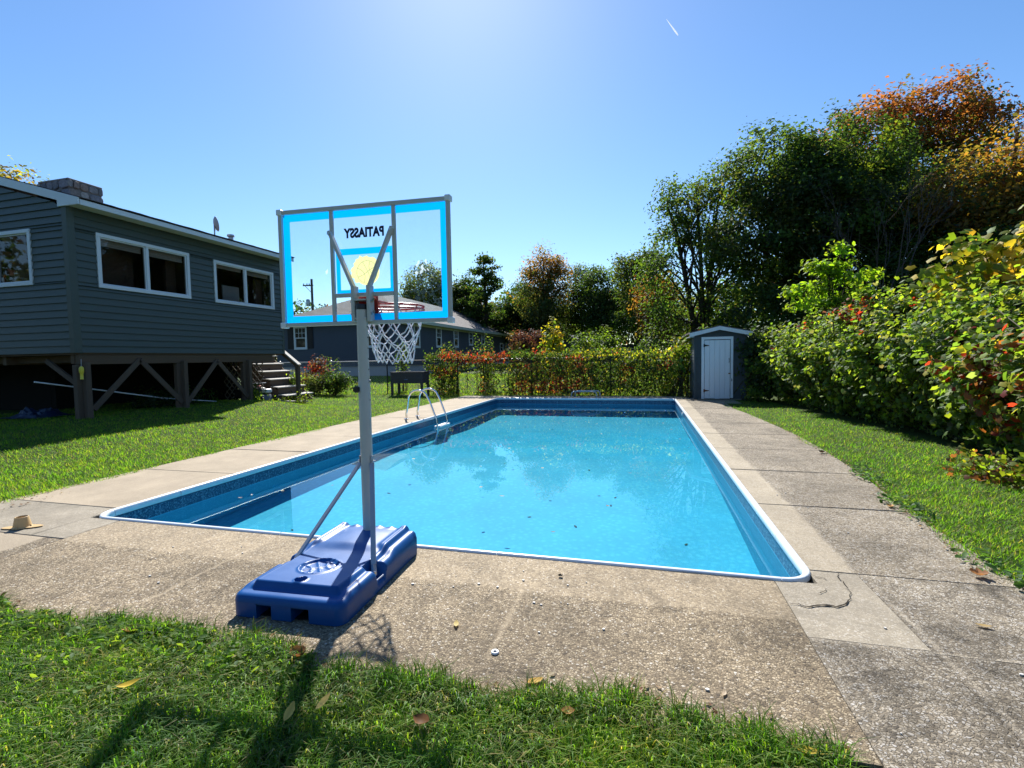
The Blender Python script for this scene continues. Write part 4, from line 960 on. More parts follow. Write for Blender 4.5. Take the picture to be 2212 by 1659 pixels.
def link_mesh(x0, x1, mat):
    b = MB(); st = .075; h = 1.2; k = int((x1 - x0 + h) / st)
    for i in range(k):
        xa = x0 + i * st
        for s in (0, 1):
            p, q = ((xa - h * .5, .05), (xa + h * .5, 1.25)) if s else ((xa + h * .5, .05), (xa - h * .5, 1.25))
            lo, hi = max(min(p[0], q[0]), x0), min(max(p[0], q[0]), x1)
            if hi - lo < .04: continue
            f = lambda xx: p[1] + (xx - p[0]) / (q[0] - p[0]) * (q[1] - p[1])
            b.tube([(lo, FYL + .024 + .003 * s, f(lo)), (hi, FYL + .024 + .003 * s, f(hi))], .0021, 3, cap=False)
    o = b.build("wire_mesh", M[mat], fence); o["kind"] = "stuff"
link_mesh(-12.2, -4.7, "galv"); link_mesh(-4.7, 5.98, "dark_metal")

# ------------------------------------------------------------------ raised planter
plt_ = thing("raised_planter", "dark grey raised wooden planter box on four legs by the fence", "planter", (-3.5, 13.0, 0))
x0_, x1_, y0_, y1_ = -4.13, -2.90, 12.62, 13.22
for (x, y) in ((x0_, y0_), (x1_ - .075, y0_), (x0_, y1_ - .075), (x1_ - .075, y1_ - .075)): MB().box(x, x + .075, y, y + .075, -.03, .842).build("leg", M["planter_wood"], plt_, bevel=.005)
for k in range(3):
    z0_, z1_ = .46 + k * .128, .46 + k * .128 + .122
    MB().box(x0_ + .076, x1_ - .076, y0_ + .008, y0_ + .03, z0_, z1_).build("board", M["planter_wood"], plt_, bevel=.003); MB().box(x0_ + .076, x1_ - .076, y1_ - .03, y1_ - .008, z0_, z1_).build("board", M["planter_wood"], plt_, bevel=.003)
    for x in (x0_ + .008, x1_ - .03): MB().box(x, x + .022, y0_ + .076, y1_ - .076, z0_, z1_).build("board", M["planter_wood"], plt_, bevel=.003)
MB().box(x0_ - .02, x1_ + .02, y0_ - .02, y0_ + .08, .843, .868).build("cap_board", M["planter_wood"], plt_, bevel=.004); MB().box(x0_ - .02, x1_ + .02, y1_ - .08, y1_ + .02, .843, .868).build("cap_board", M["planter_wood"], plt_, bevel=.004)
for x in (x0_ - .02, x1_ - .08): MB().box(x, x + .10, y0_ + .081, y1_ - .081, .843, .868).build("cap_board", M["planter_wood"], plt_, bevel=.004)
MB().box(x0_ + .04, x1_ - .04, y0_ + .035, y1_ - .035, .62, .79).build("soil", M["soil"], plt_)
MB().tube([(-3.60, y0_ - .0, .585), (-3.59, y0_ - .02, .59), (-3.44, y0_ - .02, .59), (-3.43, y0_, .585)], .006, 6).build("handle", M["chrome"], plt_)

# ------------------------------------------------------------------ neighbouring house
NX0, NX1, NY0, NY1, NZ0, NZ1 = -16.5, -8.34, 21.46, 44.4, .98, 3.42
nei = thing("neighbor_house", "low slate blue ranch house with grey hip roof beyond the fence", "house", (-12.4, 30, .3))
MB().box(NX0 + .04, NX1 - .04, NY0 + .04, NY1 - .04, -.2, NZ0).build("foundation", M["concrete_block"], nei)
MB().box(NX0 + .03, NX1 - .03, NY0 + .03, NY1 - .03, NZ0, NZ1 + .05).build("wall", M["neighbor_siding"], nei)
b = MB(); nrow = 19; e_ = (NZ1 - NZ0) / nrow
for i in range(nrow):
    za, zb = NZ0 + i * e_ - .004, NZ0 + (i + 1) * e_
    b.hexa([(NX0, NY0 + .028, za), (NX0, NY0 - .016, za), (NX1, NY0 - .016, za), (NX1, NY0 + .028, za), (NX0, NY0 + .028, zb), (NX0, NY0 - .002, zb), (NX1, NY0 - .002, zb), (NX1, NY0 + .028, zb)])
    b.hexa([(NX1 - .028, NY0 - .012, za), (NX1 + .016, NY0 - .012, za), (NX1 + .016, NY1, za), (NX1 - .028, NY1, za), (NX1 - .028, NY0 - .002, zb), (NX1 + .002, NY0 - .002, zb), (NX1 + .002, NY1, zb), (NX1 - .028, NY1, zb)])
o = b.build("siding", M["neighbor_siding"], nei, fix=True); o["kind"] = "stuff"
MB().box(NX1 - .08, NX1 + .022, NY0 - .022, NY0 + .08, NZ0, NZ1).build("corner_trim", M["neighbor_siding"], nei)
def far_window(par, axis, lo, hi, z0, z1, pos, out, grid=True, shut=False):
    def bx(b, u0, u1, d0, d1, za, zb):
        d0, d1 = sorted((pos + out * d0, pos + out * d1)); return b.box(d0, d1, u0, u1, za, zb) if axis == 'Y' else b.box(u0, u1, d0, d1, za, zb)
    f = .10; w = MB(); bx(w, lo - f, hi + f, -.02, .05, z0 - f, z0); bx(w, lo - f, hi + f, -.02, .05, z1, z1 + f); bx(w, lo - f, lo, -.02, .048, z0, z1); bx(w, hi, hi + f, -.02, .048, z0, z1)
    win = w.build("window", M["white_trim"], par); mz = (z0 + z1) / 2
    bx(MB(), lo, hi, -.01, .020, z0, z1).build("pane", M["far_pane"], win)
    s_ = MB(); bx(s_, lo, hi, .021, .038, mz - .025, mz + .025); bx(s_, lo, lo + .035, .021, .034, z0, mz - .025); bx(s_, hi - .035, hi, .021, .034, z0, mz - .025); bx(s_, lo + .035, hi - .035, .021, .034, z0, z0 + .035)
    if grid:
        for t in (1 / 3, 2 / 3): u = lo + (hi - lo) * t; bx(s_, u - .01, u + .01, .021, .03, mz + .025, z1)
        u = mz + (z1 - mz) / 2; bx(s_, lo, hi, .031, .036, u - .01, u + .01)
    s_.build("sash", M["white_trim"], win)
    if shut:
        for (p, q) in ((lo - f - .42, lo - f - .02), (hi + f + .02, hi + f + .42)):
            sh = MB(); bx(sh, p, q, -.01, .04, z0 - .05, z1 + .05); s2 = sh.build("shutter", M["shutter"], par)
            sl = MB()
            for k in range(14): za = z0 + (z1 - z0) * k / 14; bx(sl, p + .04, q - .04, .041, .048, za + .01, za + (z1 - z0) / 14 * .7)
            sl.build("louvre", M["shutter"], s2)
t = NT("far_pane"); M["far_pane"] = t.done(t.bsdf(t.mix(t.noise(1.5, 3, .6, t.pos()).outputs[0], (.006, .007, .009), (.03, .03, .034)), .05, .5))
far_window(nei, 'X', -15.15, -14.45, 2.10, 3.25, NY0, -1, True, True); far_window(nei, 'X', -10.35, -9.65, 2.10, 3.25, NY0, -1, True, True)
for (p, q, z0_, z1_, g) in ((23.15, 23.75, 2.08, 3.25, True), (26.35, 27.0, 2.15, 3.28, True), (29.4, 30.1, 2.2, 3.28, True), (32.55, 33.25, 2.4, 3.28, True), (35.6, 36.2, 2.5, 3.28, True), (41.0, 41.9, 1.95, 2.62, False)): far_window(nei, 'Y', p, q, z0_, z1_, NX1, 1, g)
ov = .42; ez = NZ1 + .02
RX_, RZ_, RY0, RY1 = (NX0 + NX1) / 2, 5.72, 26.4, 39.4
q = [(NX0 - ov, NY0 - ov, ez), (NX1 + ov, NY0 - ov, ez), (NX1 + ov, NY1 + ov, ez), (NX0 - ov, NY1 + ov, ez), (RX_, RY0, RZ_), (RX_, RY1, RZ_)]
u_ = [(v[0], v[1], v[2] + .14) for v in q[:4]] + q[4:]
b = MB(); b.add([(v[0], v[1], v[2] + .13) for v in q[:4]] + [(v[0], v[1], v[2] + .13) for v in q[4:]], [(0, 1, 4), (1, 2, 5, 4), (2, 3, 5), (3, 0, 4, 5), (3, 2, 1, 0)]); nroof = b.build("roof", M["shingle_grey"], nei)
for face in ((0, 1, 4, 4), (1, 2, 5, 4)):   # shingle courses on the two slopes in view
    P = [Vector((q[i][0], q[i][1], q[i][2] + .13)) for i in face]
    for k in range(22):
        t0, t1 = k / 22, (k + 1.06) / 22; t1 = min(t1, 1)
        if P[0] is P[3]: continue
        a0, a1 = P[0].lerp(P[3], t0), P[1].lerp(P[2], t0); c0, c1_ = P[0].lerp(P[3], t1), P[1].lerp(P[2], t1)
        b = MB(); up = Vector((0, 0, .018)); b.add([a0, a1, a1 + up, a0 + up, c1_ + up * .3, c0 + up * .3], [(0, 1, 2, 3), (3, 2, 4, 5)]); b.build("shingle_course", M["shingle_grey" if face[1] == 2 else "shingle_brown"], nroof, fix=True)
b = MB(); b.box(NX0 - ov, NX1 + ov, NY0 - ov - .02, NY0 - ov, ez - .05, ez + .14).box(NX1 + ov, NX1 + ov + .02, NY0 - ov, NY1 + ov, ez - .05, ez + .14); b.build("fascia", M["soffit"], nei)
b = MB(); b.box(NX0 - ov, NX1 + ov, NY0 - ov + .001, NY0 - .001, ez - .03, ez - .015).box(NX1 + .02, NX1 + ov - .001, NY0 - ov + .001, NY1 + ov, ez - .03, ez - .015); b.build("soffit", M["soffit"], nei)
MB().box(NX1 + .018, NX1 + .03, NY0 + .1, NY1, NZ1 - .14, NZ1 - .02).build("frieze_board", M["soffit"], nei)
# second house far behind
h2 = thing("distant_house", "far house showing only its grey roof and brick chimney among the trees", "house", (-8, 56, .6))
MB().box(-13, -3, 52, 60, .3, 3.4).build("wall", M["neighbor_siding"], h2)
b = MB(); b.prism([(-13.5, 3.3), (-2.5, 3.3), (-7.5, 5.7), (-10.5, 5.7)], lambda u, v, t: (u, t, v), 51.5, 60.5); b.build("roof", M["shingle_grey"], h2)
ch = MB().box(-7.0, -6.0, 50.4, 51.4, .3, 6.1).build("chimney", M["brick"], h2); MB().box(-7.08, -5.92, 50.32, 51.48, 6.1, 6.25).build("cap", M["mortar"], ch)
# little outbuilding beyond the hedge
ob = thing("outbuilding", "low dark outbuilding with thin white trim beyond the vine covered fence", "shed", (4.1, 38.4, .6))
MB().box(3.0, 5.3, 38.2, 40.5, .3, 1.85).build("wall", M["shutter"], ob); MB().box(2.9, 5.4, 38.0, 40.7, 1.92, 2.2).build("roof", M["shutter"], ob)
b = MB(); b.box(2.95, 5.35, 38.12, 38.19, 1.85, 1.92).box(2.95, 3.03, 38.12, 38.19, .3, 1.85).box(5.27, 5.35, 38.12, 38.19, .3, 1.85).box(3.9, 4.4, 38.14, 38.19, 1.62, 1.7); b.build("trim", M["white_trim"], ob)
for i, x in enumerate((5.35, 5.85)):
    o = MB().box(x, x + .12, 28.0, 28.12, .2, 2.0).build("timber_post", M["weathered_wood"], org=(x, 28, .2))
    tag(o, ("left" if i == 0 else "right") + " one of two plain timber posts behind the vine covered fence", "post", "timber posts behind the fence")
# utility pole
up_ = thing("utility_pole", "distant wooden utility pole with crossarm and transformer seen through the backboard", "utility pole", (-40.9, 57.25, .5))
MB().tube([(-40.9, 57.25, 0), (-40.9, 57.25, 13.0)], [.22, .16], 10).build("pole", M["utility_wood"], up_, smooth=True)
MB().beam((-42.1, 56.9, 12.1), (-40.7, 57.3, 12.1), .14, .16).build("crossarm", M["utility_wood"], up_)
b = MB()
for t_ in (.08, .4, .62): b.lathe([(.06, 0), (.08, .1), (.05, .22)], (-42.1 + 1.4 * t_, 56.9 + .4 * t_, 12.18), 8)
b.build("insulator", M["dish_grey"], up_); MB().lathe([(.25, 0), (.28, .05), (.28, .85), (.2, .95)], (-41.5, 57.1, 9.2), 12).build("transformer", M["galv"], up_, smooth=True)
MB().beam((-40.9, 57.25, 11.0), (-41.8, 56.98, 12.05), .06, .06).build("brace", M["utility_wood"], up_)
# contrail, very high and far
t = NT("vapour"); d_ = t.new("BsdfDiffuse", {"Color": (.9, .9, .9, 1)}); tl_ = t.new("BsdfTranslucent", {"Color": (.9, .9, .9, 1)}); m1_ = t.new("MixShader"); t.set(m1_, 0, .5); t.set(m1_, 1, d_.outputs[0]); t.set(m1_, 2, tl_.outputs[0])
tp_ = t.new("BsdfTransparent"); m2_ = t.new("MixShader"); t.set(m2_, 0, .42); t.set(m2_, 1, tp_.outputs[0]); t.set(m2_, 2, m1_.outputs[0]); M["vapour"] = t.done(m2_.outputs[0])
b = MB(); p0, p1 = Vector((150, 3142, 1996)), Vector((218, 3159, 1900)); b.tube([p0.lerp(p1, k / 8) for k in range(9)], [.6, 1.4, 2.2, 2.8, 3.6, 4.2, 4.8, 4.6, 2.0], 8)
o = b.build("contrail", M["vapour"], smooth=True, org=tuple(p0)); tag(o, "short white contrail high in the clear blue sky", "contrail")
# ------------------------------------------------------------------ foliage tools
TPL = {}
TPL["diamond"] = (np.array([(0, -.5, 0), (.29, -.02, .07), (0, .5, -.06), (-.29, -.02, .07)]), np.array([(0, 1, 2), (0, 2, 3)]))
TPL["oval"] = (np.array([(0, -.5, 0), (.22, -.22, .05), (.24, .12, .05), (0, .5, -.08), (-.24, .12, .05), (-.22, -.22, .05), (0, 0, 0)]), np.array([(6, 0, 1), (6, 1, 2), (6, 2, 3), (6, 3, 4), (6, 4, 5), (6, 5, 0)]))
_a = [-90, -52, -20, 10, 44, 90, 136, 170, 200, 232]; _r = [.16, .47, .40, .52, .43, .57, .43, .52, .40, .47]
TPL["lobed"] = (np.array([(0, 0, .03)] + [(r * math.cos(R(a)), r * math.sin(R(a)), -.32 * r * r + .02) for a, r in zip(_a, _r)]), np.array([(0, 1 + i, 1 + (i + 1) % 10) for i in range(10)]))
def unit(v): return v / np.maximum(np.linalg.norm(v, axis=1, keepdims=True), 1e-9)
def leaf_arrays(P, N, size, cols, tpl="diamond", down=None, rng=RNG):
    T, F = TPL[tpl]; n = len(P); N = unit(N)
    ref = rng.normal(size=(n, 3)) if down is None else np.tile(np.array([0, 0, -1.0]), (n, 1)) + rng.normal(size=(n, 3)) * down
    t = unit(ref - N * (ref * N).sum(1, keepdims=True)); s = np.cross(t, N)
    sz = np.asarray(size).reshape(-1, 1, 1)
    V = P[:, None, :] + sz * (s[:, None, :] * T[None, :, 0:1] + t[:, None, :] * T[None, :, 1:2] + N[:, None, :] * T[None, :, 2:3])
    k = len(T); Fc = (F[None] + (np.arange(n) * k)[:, None, None]).reshape(-1, F.shape[1])
    return V.reshape(-1, 3), Fc, np.repeat(cols, k, axis=0)
def foliage(name, P, N, size, cols, parent, tpl="diamond", mat="leaf", down=None, kind=None):
    V, F, C = leaf_arrays(P, N, size, cols, tpl, down)
    o_ = np.array(ORG[parent.name]) if parent is not None else np.zeros(3)
    o = link(name, np_mesh(name, V - o_, F, M[mat], C), parent)
    if kind: o["kind"] = kind
    return o
C_ = dict(dark=(.026, .052, .014), green=(.050, .096, .019), mid=(.085, .14, .024), lime=(.15, .21, .022), lemon=(.30, .29, .03), yellow=(.42, .29, .028), gold=(.25, .145, .028), orange=(.20, .08, .026), rust=(.14, .06, .028), red=(.24, .026, .02), maroon=(.085, .032, .035), olive=(.085, .09, .028), pale=(.15, .17, .075), ember=(.24, .085, .035), neon=(.17, .30, .02), bright=(.52, .40, .045), brown=(.10, .065, .035), blush=(.22, .14, .10))
def mixcols(n, pal, jitter=.22, rng=RNG):
    names = [C_[k] for k, _ in pal]; w = np.array([x for _, x in pal], float); w /= w.sum()
    c = np.array(names)[rng.choice(len(names), n, p=w)]
    return np.clip(c * (1 + rng.normal(size=(n, 1)) * jitter) * (1 + rng.normal(size=(n, 3)) * .07), .004, .9)
def crown_points(blobs, ncl, per, sig, rng, inner=.55, flat=.65):
    vol = np.array([b[3] * b[4] * b[5] for b in blobs]) ** .8; cnt = np.maximum(1, (ncl * vol / vol.sum()).astype(int))
    CP, CD = [], []
    for b, k in zip(blobs, cnt):
        d = unit(rng.normal(size=(k, 3))); d[:, 2] = np.where(d[:, 2] < -.35, d[:, 2] * .5, d[:, 2]); d = unit(d)
        r = inner + (1.04 - inner) * rng.random((k, 1)) ** .6; CP.append(np.array(b[:3]) + d * r * np.array(b[3:6])); CD.append(d * r)
    return np.concatenate(CP), np.concatenate(CD)
def tree(name, label, x, y, blobs, n, size, pal, group=None, tr=.18, cat="tree", top_pal=None, top_z=None, bark="bark", tpl="diamond", ncl=None, sig=.42, seed=1, limbs=18, split=None, inner=.5, mat="leaf", per_clump=.7):
    rng = np.random.default_rng(seed); g = float(ground(x, y)); root = thing(name, label, cat, (x, y, g), group=group)
    bl = [(x + b[0], y + b[1], g + b[2], b[3], b[4], b[5]) for b in blobs]
    ncl = ncl or max(20, n // 55); CP, CD = crown_points(bl, ncl, None, sig, rng, inner)
    ids = rng.integers(0, len(CP), n); wgt = np.clip(rng.normal(size=(n, 3)), -1.6, 1.6) * np.array([sig, sig, sig * .6]) * (.6 + .8 * rng.random((n, 1)))
    P = CP[ids] + wgt; P[:, 2] -= .3 * np.abs(rng.normal(size=n)) * sig
    N = CD[ids] * .8 + np.array([0, 0, .75]) + rng.normal(size=(n, 3)) * .55
    cc_ = mixcols(len(CP), pal, .12, rng); lc = mixcols(n, pal, .2, rng)
    if top_pal is not None:
        tc = mixcols(len(CP), top_pal, .12, rng); tl = mixcols(n, top_pal, .2, rng); z0, z1 = top_z
        f = np.clip((CP[:, 2] - g - z0) / (z1 - z0) + rng.normal(size=len(CP)) * .25, 0, 1); sel = rng.random(len(CP)) < f
        cc_[sel] = tc[sel]; sl = sel[ids]; lc[sl] = tl[sl]
    cols = np.clip(cc_[ids] * per_clump + lc * (1 - per_clump), 0, 1) * (.8 + .4 * rng.random((n, 1)))
    foliage("crown", P, N, size * (.6 + .8 * rng.random(n)), cols, root, tpl, mat, down=1.0)
    # trunk and limbs
    b = MB(); top = max(q[2] + q[5] * .5 for q in bl); H = top - g; lean = rng.normal(size=2) * .03 * H
    def trunk_at(t): return Vector((x + lean[0] * t * t + .06 * math.sin(t * 7 + seed), y + lean[1] * t * t + .06 * math.cos(t * 6 + seed), g - .1 + H * t))
    if split:
        for (dx, dy, z_) in split:
            pts = []
            for k in range(9):
                t = k / 8; e = t ** 1.3; pts.append(Vector((x + dx * e + .08 * math.sin(4 * t + dx), y + dy * e, g - .1 + z_ * t)))
            b.tube(pts, [tr * .8 * (1 - .8 * k / 8) + .015 for k in range(9)], 7)
        stems = [lambda t, q=q: Vector((x + q[0] * t ** 1.3, y + q[1] * t ** 1.3, g + q[2] * t)) for q in split]
    else:
        b.tube([trunk_at(k / 10) for k in range(11)], [tr * (1.25 if k == 0 else 1) * (1 - .85 * k / 10) + .012 for k in range(11)], 8); stems = [trunk_at]
    order = rng.permutation(len(CP))[:limbs]
    for i in order:
        c = Vector(CP[i]); st = stems[int(rng.integers(len(stems)))]; hz = float(np.clip((c.z - g) / H * rng.uniform(.45, .8), .12, .92)); p = st(hz); r0 = max(.012, tr * .42 * (1 - hz) + .01)
        q1 = p.lerp(c, .35) + Vector((0, 0, .06 * (c - p).length)); q2 = p.lerp(c, .7) + Vector((rng.normal() * .1, rng.normal() * .1, .03)); b.tube([p, q1, q2, c], [r0, r0 * .72, r0 * .45, .008], 5)
        for _ in range(2):
            e = q2 + Vector(rng.normal(size=3) * .45) + Vector((0, 0, .2)); b.tube([q1.lerp(q2, rng.random()), e], [r0 * .35, .005], 4)
    b.build("trunk", M[bark], root, smooth=True, sharp=80)
    return root
# ------------------------------------------------------------------ trees beyond the fence
G_FAR = "trees standing beyond the fence"
tree("tree", "pale green tree seen through the right side of the backboard", -15.8, 41.2, [(0, 0, 7.6, 2.2, 2.0, 2.4), (-1.6, 0, 6.2, 1.6, 1.6, 1.6), (1.8, 0, 6.4, 1.6, 1.6, 1.9)], 13600, .22, [("olive", 3), ("pale", 3), ("mid", 2)], G_FAR, seed=3)
tree("tree", "low dark red leaved tree behind the grey roof, seen through the backboard", -12.9, 47.5, [(0, 0, 5.0, 3.0, 2.2, 1.9), (-3.2, 0, 4.2, 2.0, 2, 1.6), (2.2, 0, 4.4, 2, 2, 1.6)], 12800, .22, [("maroon", 5), ("brown", 2), ("olive", 1)], G_FAR, seed=4)
tree("tree", "dark bushy tree between the backboard and the shaggy pine", -12.6, 42.5, [(0, 0, 5.6, 1.9, 2.0, 2.5), (.6, 0, 7.4, 1.4, 1.4, 1.5), (1.6, 0, 3.6, 1.6, 1.6, 2.2)], 14400, .22, [("dark", 4), ("green", 2), ("olive", 1)], G_FAR, seed=5)
tree("tree", "small bluish tree seen through the middle of the backboard", -21.0, 47.0, [(0, 0, 4.6, 2.4, 2.2, 2.0), (-3.5, 0, 3.8, 2.4, 2.2, 1.7), (3, 0, 4.4, 2, 2, 1.6)], 11200, .22, [("dark", 3), ("maroon", 2), ("green", 2)], G_FAR, seed=51)
# shaggy pine with open whorls
def pine():
    x, y = -9.35, 39.8; rng = np.random.default_rng(8); g = float(ground(x, y)); root = thing("pine_tree", "shaggy dark pine with ragged open top above the grey roof", "tree", (x, y, g), group=G_FAR)
    P, N = [], []; b = MB(); b.tube([(x, y, g), (x + .1, y, g + 5), (x - .1, y, g + 10.2)], [.28, .18, .03], 8)
    for w in range(15):
        z_ = 2.8 + w * .5; L = (2.5 - .11 * w) * (.7 + .5 * rng.random()); k = rng.integers(3, 6)
        for i in range(k):
            a = rng.random() * 6.28; l = L * (.6 + .6 * rng.random()); e = Vector((x + math.cos(a) * l, y + math.sin(a) * l, g + z_ + .25 * l + rng.normal() * .1)); s = Vector((x, y, g + z_))
            b.tube([s, s.lerp(e, .5) - Vector((0, 0, .05)), e], [.05, .03, .01], 5)
            m_ = int(120 * l / 1.8) + 30; t = rng.random(m_) ** .7
            q = np.array(s)[None] + (np.array(e) - np.array(s))[None] * (.25 + .8 * t)[:, None] + rng.normal(size=(m_, 3)) * np.array([.22, .22, .12]); P.append(q); N.append(rng.normal(size=(m_, 3)) + np.array([0, 0, .8]))
    P = np.concatenate(P); N = np.concatenate(N); foliage("crown", P, N, .24 * (.6 + .7 * rng.random(len(P))), mixcols(len(P), [("dark", 5), ("green", 3), ("olive", 1)], .2, rng), root); b.build("trunk", M["bark"], root, smooth=True)
pine()
tree("tree", "tall sparse tree with blushing pink and orange top above the fence", -3.4, 38.3, [(-.3, 0, 8.3, 1.5, 1.4, 1.9), (.9, 0, 7.3, 1.3, 1.3, 1.9), (-1.2, 0, 6.2, 1.4, 1.3, 2.0), (.2, 0, 5, 2.0, 1.8, 2.0)], 15200, .19, [("olive", 4), ("green", 3), ("pale", 1)], G_FAR, tr=.15, top_pal=[("blush", 3), ("gold", 2), ("olive", 2), ("orange", 1)], top_z=(5.8, 9), seed=12, limbs=40, inner=.35)
tree("tree", "dense dark tree standing directly right of the shaggy pine", -6.6, 42.5, [(0, 0, 5.6, 1.6, 1.4, 2.4), (-1.6, 0, 4.4, 1.6, 1.4, 2.2), (1.5, 0, 4.6, 1.5, 1.4, 2.2)], 13000, .22, [("dark", 5), ("green", 3)], G_FAR, tr=.14, seed=52)
tree("tree", "dark narrow tree right of the blushing tree", -.6, 41.0, [(0, 0, 6.8, 1.1, 1.2, 2.4), (-.8, 0, 4.6, 1.2, 1.2, 2), (.9, 0, 4.8, 1.2, 1.2, 2)], 12000, .2, [("dark", 4), ("green", 3), ("olive", 2)], G_FAR, tr=.14, seed=13)
tree("tree", "dark green twin stemmed tree in the middle of the tree row", 2.0, 38.0, [(-.9, 0, 6.2, 1.2, 1.3, 2.1), (.9, 0, 5.9, 1.3, 1.3, 2.0), (0, 0, 4.0, 2.0, 1.6, 1.8)], 15200, .2, [("dark", 4), ("green", 4), ("mid", 1), ("olive", 1)], G_FAR, tr=.14, split=[(-.8, 0, 6.5), (.8, .1, 6.2)], seed=14)
tree("tree", "spreading tree with light arching twigs left of the open branched tree", 4.4, 33.5, [(0, 0, 6.0, 1.5, 1.5, 2.0), (-1.0, 0, 7.2, 1.0, 1.0, .8), (.8, 0, 7.6, 1.1, 1.2, .9), (.5, 0, 4, 2, 1.8, 1.9)], 15200, .2, [("green", 3), ("olive", 3), ("mid", 2), ("dark", 2)], G_FAR, tr=.15, seed=15, inner=.35)
tree("tree", "small orange leaved maple glowing low in the tree row", 5.4, 28.6, [(0, 0, 4.6, 1.1, 1.0, 1.6), (.5, 0, 3.0, 1.2, 1.1, 1.4)], 6720, .17, [("orange", 2), ("gold", 3), ("rust", 1), ("olive", 3)], G_FAR, tr=.08, seed=16)
tree("tree", "small dark tree above the far brick chimney", -6.3, 47.5, [(0, 0, 5.4, 2.0, 1.6, 2.4), (2, 0, 4.0, 1.8, 1.6, 2.2)], 11200, .22, [("dark", 3), ("green", 2), ("olive", 2)], G_FAR, tr=.14, seed=17)
# right-hand woods
G_R = "big trees behind the vine hedge"
tree("open_branched_tree", "open branched tree with dark forking trunk behind the garden shed", 7.4, 22.6, [(-.9, 0, 8.6, 1.3, 1.2, 1.3), (.9, .3, 8.9, 1.4, 1.2, 1.3), (-1.5, 0, 6.9, 1.2, 1.2, 1.1), (.4, .3, 6.9, 1.5, 1.3, 1.2), (-1.9, 0, 5.1, 1.1, 1.1, 1.2), (1.5, .2, 5.5, 1.3, 1.2, 1.6), (-.8, 0, 3.4, 1.7, 1.3, 1.3), (-1.3, 0, 1.6, 1.5, 1.2, 1.2)], 17500, .15, [("green", 4), ("dark", 4), ("mid", 2), ("olive", 1)], G_R, tr=.2, split=[(-1.7, 0, 8.6), (-.2, .2, 9.2), (.9, .2, 9.0)], seed=21, limbs=46, inner=.45, sig=.34)
tree("maple_tree", "huge dark round crowned maple rising behind the shed and hedge", 12.0, 21.0, [(-1.8, 0, 8.6, 2.2, 2.3, 2.1), (.6, 0, 9.0, 2.3, 2.3, 2.0), (-2.4, -.4, 5.9, 2.2, 2.2, 2.2), (0, -.8, 6.6, 2.6, 2.3, 2.5), (2.4, -.3, 6.6, 2.2, 2.2, 2.4), (-2.2, -.6, 3.0, 2.1, 2.0, 2.0), (.6, -.8, 3.6, 2.8, 2.1, 2.3), (3.2, -.6, 3.6, 2.2, 2.0, 2.2)], 85000, .165, [("green", 4), ("dark", 6), ("mid", 2), ("olive", 2), ("lime", .8)], G_R, tr=.34, seed=22, limbs=30, sig=.37, inner=.62, ncl=850)
tree("maple_tree", "tall autumn maple with rust red and orange top behind the dark maple", 17.9, 29.0, [(-3.0, 0, 11.2, 2.0, 2.0, 2.0), (-.6, 0, 13.0, 2.3, 2.1, 2.4), (2.4, 0, 13.7, 1.9, 2.0, 2.0), (3.9, 0, 12.3, 1.5, 2.0, 2.0), (.6, 0, 10.4, 3.4, 2.6, 2.4), (-2.6, 0, 8.4, 2.8, 2.4, 2.4), (2.6, 0, 8, 3.0, 2.4, 2.6)], 42000, .21, [("green", 4), ("olive", 3), ("dark", 2)], G_R, tr=.3, top_pal=[("ember", 5), ("orange", 3), ("olive", 2)], top_z=(10.2, 14.2), seed=23, limbs=36, inner=.5)
tree("maple_tree", "golden orange maple at the upper right edge", 17.2, 18.6, [(-1.3, 0, 6.6, 1.6, 1.7, 1.8), (.8, 0, 7.5, 1.8, 1.8, 1.6), (2.8, 0, 7.9, 1.9, 1.8, 1.7), (2.4, 0, 6.2, 2.4, 1.9, 1.9), (-.4, -.3, 4.8, 2.0, 1.7, 1.6), (1.8, -.4, 3.4, 2.6, 1.9, 2.0)], 40000, .165, [("gold", 5), ("olive", 5), ("green", 3)], G_R, tr=.24, top_pal=[("orange", 3), ("gold", 4), ("rust", 2), ("olive", 2)], top_z=(5.8, 9.2), seed=24, limbs=30, inner=.5)
tree("tree", "shaded green tree filling the gap under the golden maple", 15.6, 16.6, [(-1, 0, 3.4, 2.0, 1.8, 1.8), (1.6, 0, 3.8, 2.2, 1.8, 1.9), (.4, 0, 1.6, 3.2, 1.8, 1.5)], 11000, .17, [("dark", 5), ("green", 3)], G_R, tr=.14, seed=25)
# bare grey tree: thin upright limbs, no leaves
def bare_tree():
    x, y = 12.3, 15.7; rng = np.random.default_rng(31); g = float(ground(x, y)); root = thing("bare_tree", "leafless grey tree with thin upright branches before the dark maple", "tree", (x, y, g)); b = MB()
    def grow(p, d, L, r, depth):
        q = p + d * L; m_ = p.lerp(q, .5) + Vector(rng.normal(size=3) * .03 * L); b.tube([p, m_, q], [r, r * .8, r * .62], 6 if depth < 2 else 4)
        if depth >= 5 or L < .25: return
        for _ in range(int(rng.integers(2, 3 + (depth < 3)))):
            nd = (d + Vector(rng.normal(size=3) * .34) + Vector((0, 0, .16))).normalized(); grow(p.lerp(q, rng.uniform(.55, 1.0)), nd, L * rng.uniform(.62, .86), r * .56, depth + 1)
    b.tube([(x, y, g - .1), (x, y, g + 2.4)], [.075, .06], 8)
    for a in (-.42, -.1, .16, .42): grow(Vector((x, y, g + 1.9 + a)), Vector((a * .9, rng.normal() * .1, 1)).normalized(), 2.0, .034, 0)
    b.build("trunk", M["bark_thin"], root, smooth=True, sharp=80)
bare_tree()
